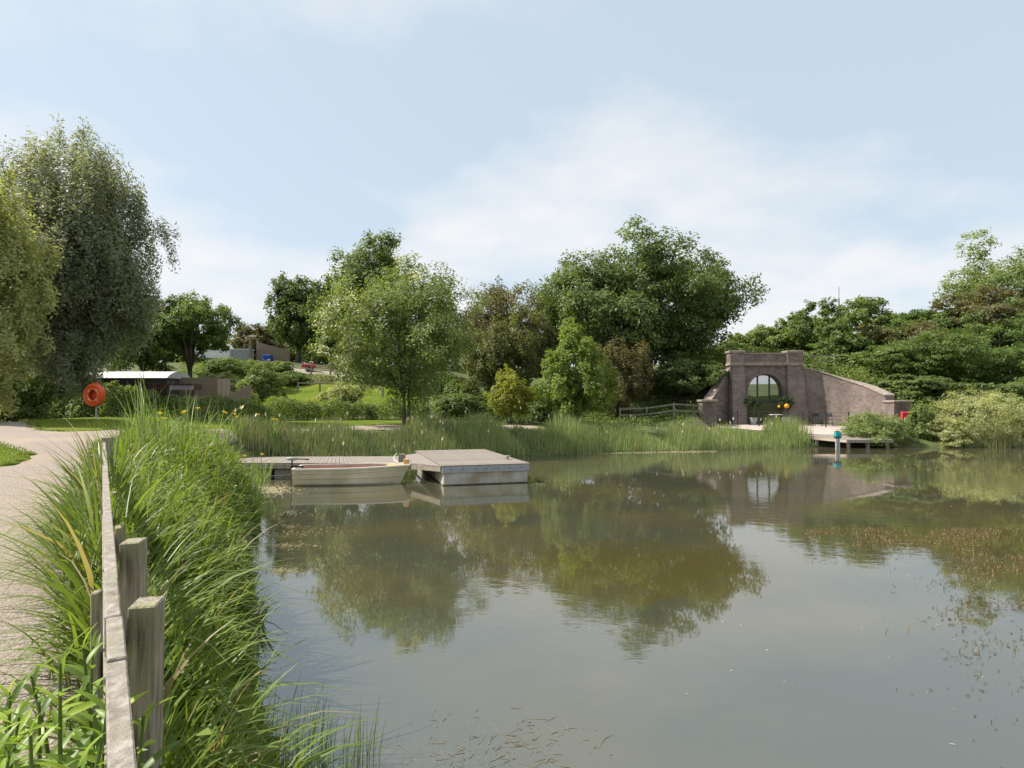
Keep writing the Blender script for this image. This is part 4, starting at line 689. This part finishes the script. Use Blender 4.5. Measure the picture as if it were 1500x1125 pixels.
for x, lb_ in ((16.75, 'dark potted bay bush on stand left of the doorway'), (18.98, 'dark potted bay bush on stand right of the doorway')):
    p = empty('potted_bush', (x, 42.6, tz(x, 42.6)), lb_, 'potted plant'); r = np.random.default_rng(int(x*10))
    MB().lathe([(0, 0), (.2, 0), (.27, .5), (.24, .5), (.22, .42), (0, .42)], (0, 0, 0), 14).build('pot', m_grey, p); MB().tube([(0, 0, .4), (0.02, 0, 1.35)], .025, 6).build('stem', m_bark, p)
    me, _ = crown_mesh('crown', r, (0, 0, 1.6), (.5, .5, .42), 9, 1800, .085, (0.02, 0.035, 0.014), (0.05, 0.075, 0.028)); link('crown', me, m_leaf, p)
m_ball = mat('orange_ball', (0.72, 0.27, 0.012), (0.8, 0.33, 0.02), 4, 0.5)
for x, z, s_, lb_ in ((18.78, 2.28, .16, 'bright orange round lantern hanging by the right doorway bush'), (18.25, 2.25, .09, 'small dull orange lantern left of the bright one')):
    p = empty('hanging_lantern', (x, 42.0, z), lb_, 'lantern'); MB().lathe([(s_*math.sin(math.pi*k/10)+1e-4, -s_*math.cos(math.pi*k/10)) for k in range(11)], (0, 0, 0), 16).build('globe', m_ball, p, smooth=True); MB().tube([(0, 0, s_*.9), (0, .45, s_+.55)], .008, 5).build('cord', m_dark, p); MB().lathe([(0, s_*.95), (s_*.35, s_*.95), (s_*.3, s_*1.15), (0, s_*1.15)], (0, 0, 0), 10).build('cap', m_dark, p)
rl = empty('terrace_railing', (15.4, 41.6, tz(15.4, 41.6)), 'thin black wire railing along the portal terrace', 'railing'); z0 = rl.location.z
rp_ = [(15.35, 41.8), (16.7, 41.5), (18.35, 41.3), (19.4, 41.0), (20.9, 40.9), (22.3, 40.7)]
for i, (x, y) in enumerate(rp_):
    MB().box(x-15.4-.03, x-15.4+.03, y-41.6-.03, y-41.6+.03, tz(x, y)-z0-.02, tz(x, y)-z0+1.05).build('post', m_dark, rl)
    if i:
        xa, ya = rp_[i-1]
        for f in (1.0, .75, .5, .25): MB().tube([(xa-15.4, ya-41.6, tz(xa, ya)-z0+f), (x-15.4, y-41.6, tz(x, y)-z0+f)], .012 if f == 1.0 else .005, 5).build('wire', m_dark, rl)
ld = empty('landing_stage', (20.5, 34.9, 0), 'low timber landing stage on posts below the terrace', 'landing stage'); og = (20.5, 34.9, 0)
c = [Vector((16.6, 36.4)), Vector((19.5, 33.3)), Vector((20.6, 36.4)), Vector((22.6, 36.4))]
A0, A1, C0, C1 = Vector((16.2, 35.6)), Vector((18.7, 32.9)), Vector((19.4, 36.6)), Vector((21.2, 33.5))
A0, A1, C0, C1 = Vector((16.3, 35.9)), Vector((18.3, 33.6)), Vector((21.6, 36.2)), Vector((20.9, 33.7))
for k in range(26):
    a, e = k/26, (k+.93)/26; slabp([A0.lerp(A1, a), A0.lerp(A1, e), C0.lerp(C1, e), C0.lerp(C1, a)], [.60-.16*t for t in (a, e, e, a)], [.64-.16*t for t in (a, e, e, a)], 'plank', m_deck, ld, og)
mb = MB().bar((A0.x-og[0], A0.y-og[1], .55), (A1.x-og[0], A1.y-og[1], .39), .06, .14); mb.build('fascia', m_tan, ld); mb = MB().bar((A1.x-og[0], A1.y-og[1]-.03, .39), (C1.x-og[0], C1.y-og[1]-.03, .39), .06, .15); mb.build('fascia', m_wood, ld)
for x, y in ((17.3, 34.9), (18.5, 33.8), (20.7, 33.9), (19.6, 33.85)): slabp([(x-.07, y-.07), (x+.07, y-.07), (x+.07, y+.07), (x-.07, y+.07)], -.8, .38, 'support_post', m_wood, ld, og)
sp_ = empty('mooring_post', (Xp(1227, 32.6), 32.6, 0), 'pale post with teal box standing in the water at the landing stage', 'post'); m_teal = mat('teal_plastic', (0.02, 0.25, 0.27), (0.04, 0.32, 0.34), 4, 0.5)
MB().box(-.1, -.03, -.05, .05, -.8, .62).box(.03, .1, -.05, .05, -.8, .62).build('post', m_post, sp_); MB().box(-.14, .14, -.1, .1, .62, .70).build('bracket', m_dark, sp_); MB().box(-.15, .17, -.12, .12, .702, .93).build('box', m_teal, sp_, bevel=.02); MB().box(-.12, .1, -.1, .1, .932, .99).build('lid', m_dark, sp_)
rb = empty('lifebuoy_cabinet', (Xp(1328, 37.6), 37.6, 1.0), 'bright red lifebuoy cabinet in front of the capped pier', 'lifebuoy cabinet')
MB().box(-.34, .34, -.1, .1, .45, .95).build('hood', m_red, rb, bevel=.05); MB().box(-.2, .2, -.12, -.101, .12, .6).build('notice', m_white, rb); MB().box(-.07, .07, -.14, -.121, .05, .6).build('strap', m_red, rb); MB().box(-.05, .05, -.05, .05, -.5, .46).build('post', m_wood, rb)
rs = empty('round_sign', (Xp(1314, 37.5), 37.5, 1.0), 'small round pale sign left of the red cabinet', 'sign'); MB().lathe([(0, -.02), (.15, -.02), (.15, .01), (0, .01)], (0, 0, .46), 18, 'y').build('disc', m_white, rs); MB().lathe([(.0, -.024), (.09, -.024), (.09, -.021)], (0, 0, .46), 16, 'y').build('emblem', m_grey, rs); MB().tube([(0, .03, -.4), (0, .03, .5)], .02, 6).build('stake', m_wood, rs)
# ---------------------------------------------------------------- foreground fence
m_rail = mat('bleached_rail', (0.15, 0.13, 0.105), (0.40, 0.36, 0.31), 26, 0.9, 0.8, (1, 1, 1), detail=10, lo=0.3, hi=0.72, c3=(0.24, 0.22, 0.16), scale3=7)
m_fpost = mat('green_tinged_post', (0.13, 0.11, 0.075), (0.46, 0.40, 0.31), 8, 0.9, 0.8, (6, 6, 0.5), detail=10, lo=0.3, hi=0.75, c3=(0.27, 0.26, 0.14), scale3=6)
RA, RB = Vector((-0.495, 0.80)), Vector((-6.05, 9.1)); dirv = (RB-RA).normalized(); nrm = Vector((dirv.y, -dirv.x))
fen = empty('wooden_fence', (-1.2, 1.96, .85), 'weathered post-and-rail fence beside the gravel path in the foreground', 'fence'); og = Vector((-1.2, 1.96, .85))
def fpt(Y, off=0): p = RA+dirv*((Y-RA.y)/dirv.y)+nrm*off; return p
def fz(Y): return 1.83+0.012*(Y-2)
def railp(Y0, Y1, top, h, wd, off, dz0=0, dz1=0, name='rail'):
    a, c = fpt(Y0, off), fpt(Y1, off); mb = MB().bar(Vector((a.x, a.y, top+dz0-h/2+0.012*(Y0-2)))-og, Vector((c.x, c.y, top+dz1-h/2+0.012*(Y1-2)))-og, wd, h); return mb.build(name, m_rail, fen, bevel=0.004)
railp(0.75, 1.605, 1.83, .13, .046, 0, .0, .0); railp(1.61, 1.92, 1.832, .13, .044, 0.002, 0.004, 0); railp(1.925, 2.32, 1.835, .13, .044, -0.002); railp(2.325, 5.6, 1.83, .13, .044, 0); railp(5.61, 9.1, 1.83, .13, .044, 0.003)
railp(0.75, 2.3, 1.45, .12, .05, 0); railp(2.31, 9.1, 1.45, .12, .05, 0)
def fpost(Y, off, top, wd, tilt=(0, 0)):
    p = fpt(Y, off); z0 = gz(p.x, p.y); a = math.atan2(dirv.y, dirv.x)-math.pi/2+0.1
    o = MB().hexa([(-wd/2, -wd/2), (wd/2, -wd/2), (wd/2, wd/2), (-wd/2, wd/2)], -0.95, [0.0, 0.004, 0.01, 0.006]).build('post', m_fpost, fen, bevel=0.005)
    o.location = Vector((p.x, p.y, top))-og; o.rotation_euler = (tilt[0], tilt[1], a*0.25)
fpost(1.99, 0.094, 1.835, .086, (0.03, 0.03)); fpost(2.83, 0.094, 1.85, .088); fpost(2.62, -0.048, 1.70, .036); fpost(0.9, 0.094, 1.80, .1)
for Y in (4.6, 6.4, 8.2): fpost(Y, .075, 1.56, .085)
fpost(9.2, .05, 1.98, .12)
# ---------------------------------------------------------------- bank grass
r = np.random.default_rng(77)
def strip_pts(n, y0, y1, near=1.0):
    """points on the bank between fence line and water"""
    Y = y0+(y1-y0)*r.uniform(0, 1, n)**near; t = r.uniform(0, 1, n)
    fx = np.where(Y < 9.1, RA.x+(Y-RA.y)/dirv.y*dirv.x, -6.05-(Y-9.1)*0.55)
    wx = np.interp(Y, [1, 2.2, 3.3, 4.3, 5.5, 7.8, 9.8, 13.2, 17, 18.6], [.3, -.2, -1.2, -1.75, -2.35, -3.3, -4.3, -5.5, -7.3, -8.4])
    return Y, t, fx, wx
def grass(n, y0, y1, h, wd, c1, c2, t0=-0.05, t1=1.05, bend=(0.3, 1.5), near=1.0, seg=5, name='bank_grass', hz=None):
    Y, t, fx, wx = strip_pts(n, y0, y1, near); t = t0+(t1-t0)*t; X = fx+(wx-fx)*t; Z = np.maximum(gza(X, Y), -0.03)
    hh = h*r.uniform(0.55, 1.2, n)*np.interp(t, [-.3, 0, .25, .8, 1.1], [.65, .85, 1.05, .9, .6]); pat = 0.5+0.5*np.sin(X*2.9+1)*np.sin(Y*2.3); hh *= 0.75+0.4*pat
    lim = np.where(Y < 3.4, 0.55+0.14*Y, 9); hh = np.minimum(hh, lim)
    az = r.normal(size=n)*1.3+np.where(t > 0.5, -0.3, np.where(t < 0.08, 3.1, 0.6))
    V, Q = blade_geo(np.stack([X, Y, Z], 1), hh, wd*r.uniform(.6, 1.4, n), az, r.uniform(*bend, n), seg, r)
    cc = lerpc(c1, c2, np.clip(.5*pat+.5*r.uniform(0, 1, n), 0, 1)); de = r.uniform(0, 1, n) < .04; cc[de] = (0.36, 0.31, 0.17)
    return V, Q, np.repeat(cc, 2*(seg+1), 0)
def join(name, parts, m, label, cat):
    V, Q, C, o = [], [], [], 0
    for v_, q_, c_ in parts: V.append(v_); Q.append(q_+o); C.append(c_); o += len(v_)
    return tag(link(name, npmesh(name, np.concatenate(V), np.concatenate(Q), np.concatenate(C)), m), label, cat, kind='stuff')
g1, g2 = (0.036, 0.066, 0.012), (0.135, 0.190, 0.034)
def tussocks(nt, per, y0, y1, h, wd, c1, c2, t0=0.0, t1=1.0, bend=(.5, 1.8), seg=6, near=1.0):
    """tussocks of arching blades, each with its own height, lean and tint"""
    Y, t, fx, wx = strip_pts(nt, y0, y1, near); t = t0+(t1-t0)*t; X = fx+(wx-fx)*t
    th = h*r.uniform(.55, 1.2, nt)*np.interp(t, [-.3, 0, .3, .8, 1.05], [.7, 1.12, 1.08, .9, .6]); tt = r.uniform(0, 1, nt); ta = np.where(t > .45, -.4, np.where(t < .05, 2.9, .3))+r.normal(size=nt)*.6
    th = np.where(Y < 3.6, np.minimum(th, .30+.13*Y), th)
    k = np.repeat(np.arange(nt), per); n = len(k); a = r.uniform(0, 6.28, n); q = .13*np.sqrt(r.uniform(0, 1, n)); bx, by = X[k]+q*np.cos(a), Y[k]+q*np.sin(a)
    az = np.where(r.uniform(0, 1, n) < .55, ta[k]+r.normal(size=n)*.5, a); B = np.stack([bx, by, np.maximum(gza(bx, by), -.03)], 1)
    V, Q = blade_geo(B, th[k]*r.uniform(.5, 1.25, n), wd*r.uniform(.5, 1.5, n), az, r.uniform(*bend, n), seg, r)
    cc = lerpc(c1, c2, np.clip(.65*tt[k]+.35*r.uniform(0, 1, n), 0, 1)); de = r.uniform(0, 1, n) < .07; cc[de] = np.array((.19, .165, .095))
    return V, Q, np.repeat(cc, 2*(seg+1), 0)
join('bank_grass', [tussocks(95, 20, 2.2, 6.5, .85, .027, g1, g2, t1=.75, bend=(.25, 1.5)), tussocks(44, 26, 3.6, 7.6, .9, .018, g1, g2, t0=-.2, t1=.08), tussocks(260, 20, 6, 18.3, .75, .027, g1, g2, bend=(.15, 1.4)), tussocks(26, 20, 4.8, 8.2, .98, .024, g1, g2, t0=-.1, t1=.06, bend=(.2, 1.2)),
    tussocks(110, 30, 1.5, 4.4, .42, .009, (.07, .12, .016), (.15, .215, .035), t0=.12, t1=.85, bend=(.1, 1.0)), grass(2200, 2, 18, .5, .010, g1, g2, t0=-.05)], m_grass, 'lush arching grass covering the bank between fence and water', 'grass')
def ub(n, y0, y1, ls, hmax, c1, c2, t0=.1, t1=1.0):
    Y, t, fx, wx = strip_pts(n, y0, y1); t = t0+(t1-t0)*t; X = fx+(wx-fx)*t; k = 0.5+0.5*np.sin(X*4.1)*np.sin(Y*3.3); Z = np.maximum(gza(X, Y), 0)+r.uniform(.05, 1, n)*hmax*(.4+.6*k); sz = ls*r.uniform(.6, 1.4, n)
    V, Q = leaf_geo(np.stack([X, Y, Z], 1), r.normal(size=(n, 3))*.6+np.array([-.2, -.2, .8]), sz, sz*.45, r); return V, Q, np.repeat(lerpc(c1, c2, r.uniform(0, 1, n)), 4, 0)
join('bank_nettles', [ub(9000, 3.2, 7, .07, .55, (.04, .07, .014), (.10, .15, .034)), ub(1500, 2.6, 9, .15, .6, (.05, .085, .016), (.12, .17, .035)), ub(16000, 6, 17.5, .075, .7, (.06, .095, .022), (.15, .20, .055)), ub(2500, 1.8, 4.5, .05, .3, (.08, .14, .02), (.17, .24, .05))], m_leaf, 'leafy nettles and herbs growing through the bank grass', 'nettles')
# ragged grass along the edges of path and lawn
def edge_grass(poly, n, h, spread):
    p = np.array(poly, float); q = np.roll(p, -1, 0); ln = np.hypot(*(q-p).T); k = r.choice(len(p), n, p=ln/ln.sum()); t = r.uniform(0, 1, n)[:, None]; c = p[k]*(1-t)+q[k]*t+r.normal(size=(n, 2))*spread
    keep = (c[:, 1] > 2.5) & (c[:, 1] < 36) & (sdpoly(c, POND) > .3); c = c[keep]; n = len(c)
    V, Q = blade_geo(np.stack([c[:, 0], c[:, 1], gza(c[:, 0], c[:, 1])+.02], 1), h*r.uniform(.4, 1.3, n), np.full(n, .012), r.uniform(0, 6.28, n), r.uniform(.2, 1.3, n), 3, r); return V, Q, np.repeat(lerpc((.06, .095, .015), (.15, .19, .035), r.uniform(0, 1, n)), 8, 0)
lw = r.uniform((-18, 7.5), (-8.8, 14.6), (30000, 2)); lw = lw[sdpoly(lw, np.array(LAWN2)) < .03]; nl_ = len(lw)
Vl, Ql = blade_geo(np.stack([lw[:, 0], lw[:, 1], gza(lw[:, 0], lw[:, 1])+.06], 1), r.uniform(.03, .075, nl_), np.full(nl_, .012), r.uniform(0, 6.28, nl_), r.uniform(.2, 1.2, nl_), 2, r)
join('lawn_grass', [(Vl, Ql, np.repeat(lerpc((.05, .078, .010), (.10, .125, .018), r.uniform(0, 1, nl_)), 6, 0))], m_grass, 'short mown blades on the lawn end at the left edge', 'grass')
join('edge_grass', [edge_grass(path_poly, 9000, .11, .10)], m_grass, 'ragged grass tufts along the edges of the gravel path', 'grass')
# tall reedmace clumps and iris at the back of the bank
def clump(name, label, cat, x, y, n, h, wd, c1, c2, rad, bend=(.02, .55), flowers=0, group=None, lean=None):
    z = max(gz(x, y), 0); rt = empty(name, (x, y, z), label, cat, group); a = r.uniform(0, 6.28, n); q = rad*np.sqrt(r.uniform(0, 1, n)); B = np.stack([q*np.cos(a), q*np.sin(a), np.zeros(n)-.02], 1)
    az = a+r.normal(size=n)*.5 if lean is None else lean+r.normal(size=n)*.6
    V, Q = blade_geo(B, h*r.uniform(.6, 1.1, n), wd*r.uniform(.7, 1.3, n), az, r.uniform(*bend, n), 6, r); o = link('leaves', npmesh('leaves', V, Q, np.repeat(lerpc(c1, c2, r.uniform(0, 1, n)), 14, 0)), m_reed, rt); o['kind'] = 'stuff'
    for k in range(flowers):
        fx, fy, fh = r.uniform(-rad, rad), r.uniform(-rad, rad), h*r.uniform(.72, .98); MB().tube([(fx*.6, fy*.6, 0), (fx, fy, fh)], .007, 5).build('stalk', m_stalk, rt)
        mbf = MB()
        for e in range(6):
            b_ = e*1.05; l = .085 if e % 2 else .055; up = -.03 if e % 2 else .05
            i = len(mbf.v); ca, sa = math.cos(b_), math.sin(b_); mbf.v += [(fx, fy, fh), (fx+ca*l*.6-sa*.03, fy+sa*l*.6+ca*.03, fh+.035), (fx+ca*l, fy+sa*l, fh+up), (fx+ca*l*.6+sa*.03, fy+sa*l*.6-ca*.03, fh+.035)]; mbf.f.append((i, i+1, i+2, i+3))
        mbf.build('flower', m_iris, rt)
    return rt
m_stalk = mat('stalk', (0.09, 0.13, 0.03)); m_iris = mat('yellow_petal', (0.72, 0.50, 0.02), (0.8, 0.6, 0.04), 8, 0.6)
rc1, rc2 = (0.07, 0.115, 0.03), (0.165, 0.225, 0.065)
for px, D, n, h, lb_, ln in ((215, 11.0, 34, 1.95, 'tallest reedmace clump leaning over the path side of the bank', 2.6), (255, 11.8, 26, 1.7, 'reedmace clump just right of the tallest one', 2.4), (290, 12.8, 30, 1.55, 'reedmace clump in the middle of the bank top', None), (315, 14.2, 30, 1.5, 'reedmace clump nearest the jetty on the left bank', None), (190, 12.6, 20, 1.25, 'shorter reedmace clump by the end of the fence', None)):
    clump('reedmace', lb_, 'reedmace', Xp(px, D), D, n, h, .024, rc1, rc2, .28, lean=ln, bend=(.03, .75))
for px, D, nf, lb_ in ((228, 13.0, 3, 'yellow iris clump behind the tallest reedmace'), (275, 15.0, 3, 'yellow iris clump in the middle of the left bank'), (352, 17.5, 3, 'yellow iris clump beside the walkway end'), (375, 18.6, 2, 'yellow iris clump in the water left of the boat'), (390, 23.4, 3, 'yellow iris clump behind the left end of the walkway'), (345, 22.5, 4, 'yellow iris clump on the bank left of the walkway')):
    clump('yellow_iris', lb_, 'iris', Xp(px, D), D, 40, 1.0, .026, rc1, rc2, .4, flowers=nf)
for px, D, lb_ in ((368, 15.2, 'reed tuft standing in the scum left of the boat'), (362, 13.6, 'thin reed tuft at the waterline below the jetty end')): clump('reed_tuft', lb_, 'reeds', Xp(px, D), D, 26, .95, .018, rc1, rc2, .25)
# rushes in the near water, bottom centre-left
n = 260; B = np.stack([r.uniform(-1.75, -.9, n), r.uniform(3.3, 4.35, n), np.full(n, -.05)], 1); B = B[(B[:, 0] > -1.9+(4.4-B[:, 1])*.4)]; n = len(B)
V, Q = blade_geo(B, r.uniform(.35, .80, n)*np.interp(B[:, 0], [-1.5, -.8], [1, .7]), np.full(n, .006), r.uniform(-1.2, 1.2, n), r.uniform(0, .3, n), 4, r); join('rushes', [(V, Q, np.repeat(lerpc((.05, .09, .02), (.12, .17, .04), r.uniform(0, 1, n)), 10, 0))], m_reed, 'thin dark rushes standing in the near water', 'rushes')
# broad-leaved plants at the lower left, each leaf its own
def leafobj(me, par, loc, rot, s): o = link('leaf', me, None, par); o.location = loc; o.rotation_euler = rot; o.scale = (s, s, s)
def lanceleaf(c):
    V, Q, n = [], [], 7
    for k in range(n+1):
        t = k/n; wd = .5*.23*math.sin(math.pi*min(1, t*.96+.04))**.8*(1-.25*t)+.002; z = .16*t-.30*t*t
        V += [(t, -wd, z+wd*.35), (t, 0, z), (t, wd, z+wd*.35)]
    for k in range(n): b_ = 3*k; Q += [(b_, b_+1, b_+4, b_+3), (b_+1, b_+2, b_+5, b_+4)]
    me = npmesh('leaf', V, Q, np.tile(np.array(c), (len(V), 1)), smooth=True); me.materials.append(m_grass); return me
lm = [lanceleaf(c) for c in ((.075, .125, .022), (.105, .165, .028), (.15, .22, .035), (.06, .10, .022), (.19, .26, .04))]
spots = [(x, y, h+.16) for x, y, h in [(-.92, 1.30, .52), (-1.05, 1.42, .62), (-1.18, 1.52, .66), (-1.02, 1.62, .70), (-1.22, 1.70, .72), (-1.38, 1.66, .60), (-1.36, 1.85, .72), (-1.52, 1.98, .55), (-1.5, 1.75, .45), (-1.72, 2.1, .5), (-1.45, 2.15, .7), (-1.62, 2.35, .62), (-.80, 1.15, .5), (-1.9, 2.3, .42), (-1.28, 1.42, .45), (-1.42, 1.5, .5), (-1.1, 1.25, .4), (-1.55, 1.85, .55), (-1.68, 1.95, .5), (-1.3, 2.0, .6), (-1.75, 2.35, .5), (-1.25, 1.85, .62)]]
lbl = ['at the bottom edge', 'second from the bottom edge', 'leaning to the rail', 'close to the rail joint', 'in the middle of the group', 'on the path side', 'tall one behind the middle', 'behind the path-side one', 'low one over the gravel', 'far one over the gravel', 'tall one by the short post', 'farthest along the rail', 'nearest the viewer', 'low one farthest left', 'short one at the lower edge', 'short one right of the gravel edge', 'small one under the rail', 'leafy one left of the middle', 'leafy one beside the gravel', 'one tucked behind the short post', 'one behind the farthest left', 'one between middle and rail']
for (x, y, h), lb_ in zip(spots, lbl):
    z = gz(x, y); rt = empty('broadleaf_plant', (x, y, z), 'bright green broad-leaved plant by the fence, '+lb_, 'plant', 'broad-leaved plants at the foot of the fence'); lnx, lny = r.normal()*.06, r.normal()*.06
    st = [(lnx*t*t, lny*t*t, h*t) for t in np.linspace(0, 1, 6)]; MB().tube([(0, 0, -.05)]+st, [.009]*3+[.008, .007, .005, .004], 6).build('stem', m_stalk, rt)
    nl = 22
    for k in range(nl):
        t = .2+.8*k/(nl-1); a = k*2.4+r.uniform(-.3, .3); s_ = (.17-.08*max(0, t-.6)/.4)*r.uniform(.8, 1.15); leafobj(lm[int(r.choice(5, p=[.2, .3, .25, .15, .1]))], rt, (lnx*t*t, lny*t*t, h*t), (r.normal()*.25, -r.uniform(.1, .9)-(.5 if t > .9 else 0), a), s_)
# ---------------------------------------------------------------- floating weed and scum
def flat_bits(n, fx, sz, c1, c2, asp=.4, z=.006):
    X, Y = fx(n); s_ = sz*r.uniform(.4, 1.5, len(X)); V, Q = leaf_geo(np.stack([X, Y, np.full(len(X), z)+r.uniform(0, .004, len(X))], 1), np.tile(np.array([[0, 0, 1.]]), (len(X), 1))+r.normal(size=(len(X), 3))*.04, s_, s_*asp, r); V[:, 2] = np.maximum(V[:, 2], .003)
    return V, Q, np.repeat(lerpc(c1, c2, r.uniform(0, 1, len(X))), 4, 0)
def wz(n):                                 # weed patches in the right of the pond, in pixels then on the water plane
    px = np.concatenate([r.uniform(1180, 1530, n), r.normal(1480, 60, n//2)]); py = np.concatenate([772+r.gamma(2.0, 12, n)*(0.4+0.6*(px[:n]-1180)/350)+np.maximum(0, 1230-px[:n])*.1, 790+r.gamma(2., 32, n//2)])
    k = np.sin(px*.05)+np.sin(py*.11+px*.02)+r.normal(size=len(px))*.8 > -.2; px, py = px[k], py[k]; D = CH*F/(py-HOR); return (px-750)/F*D, D
join('water_weed', [flat_bits(9000, wz, .036, (.035, .035, .012), (.085, .068, .03)), flat_bits(900, wz, .035, (.20, .15, .11), (.36, .28, .22), .25, .012)], m_leaf, 'brown floating water weed in the right of the pond', 'water weed')
X, Y = wz(2300); n = len(X); V, Q = blade_geo(np.stack([X, Y, np.full(n, -.02)], 1), r.uniform(.03, .10, n), np.full(n, .010), r.uniform(0, 6.28, n), r.uniform(0, .5, n), 2, r); join('weed_spikes', [(V, Q, np.repeat(lerpc((.095, .065, .038), (.17, .12, .08), r.uniform(0, 1, n)), 6, 0))], m_reed, 'short pinkish weed spikes poking out of the pond', 'water weed')
mb = MB()
for k in range(140):
    x, y = r.normal(-.05, .38), r.normal(4.42, .22); a = r.normal(1.6, 1.1); l = r.uniform(.06, .26); p = [(x, y, .0015)]
    for j in range(4): a += r.normal()*.45; x += math.cos(a)*l/4; y += math.sin(a)*l/4; p.append((x, y, .0015+r.uniform(-.004, .002)))
    mb.tube(p, [.0024, .0024, .0022, .0018, .0008], 5)
m_weed = mat('silty_weed', (0.125, 0.115, 0.08), (0.19, 0.175, 0.125), 12, 0.8); tag(mb.build('pond_weed', m_weed), 'tangle of silty branching weed at the surface in the near water', 'water weed', kind='stuff')
def scum(n):
    px = np.concatenate([r.normal(395, 18, n//3), r.uniform(765, 1050, n-n//3), ]); py = np.concatenate([r.normal(717, 4, n//3), 664.5-(px[n//3:]-765)*.012+r.normal(size=n-n//3)*1.0]); D = CH*F/(py-HOR); return (px-750)/F*D, D
def seeds(n): px, py = r.uniform(400, 1450, n), HOR+80+r.gamma(2, 70, n); D = CH*F/(py-HOR); k = D > 4.5; return ((px-750)/F*D)[k], D[k]
def drift(n): px, py = 388+r.gamma(1.2, 22, n), r.choice([752, 772, 781, 800, 836], n)+r.normal(size=n)*2.5; D = CH*F/(py-HOR); return (px-750)/F*D, D
join('floating_scum', [flat_bits(3600, scum, .042, (.25, .235, .21), (.37, .35, .33), .5), flat_bits(110, seeds, .018, (.3, .29, .26), (.42, .41, .38), .6, .008), flat_bits(700, drift, .06, (.16, .14, .11), (.28, .255, .21), .16, .008)], m_leaf, 'pale scum and drifting seeds floating by the reeds and boat', 'scum')
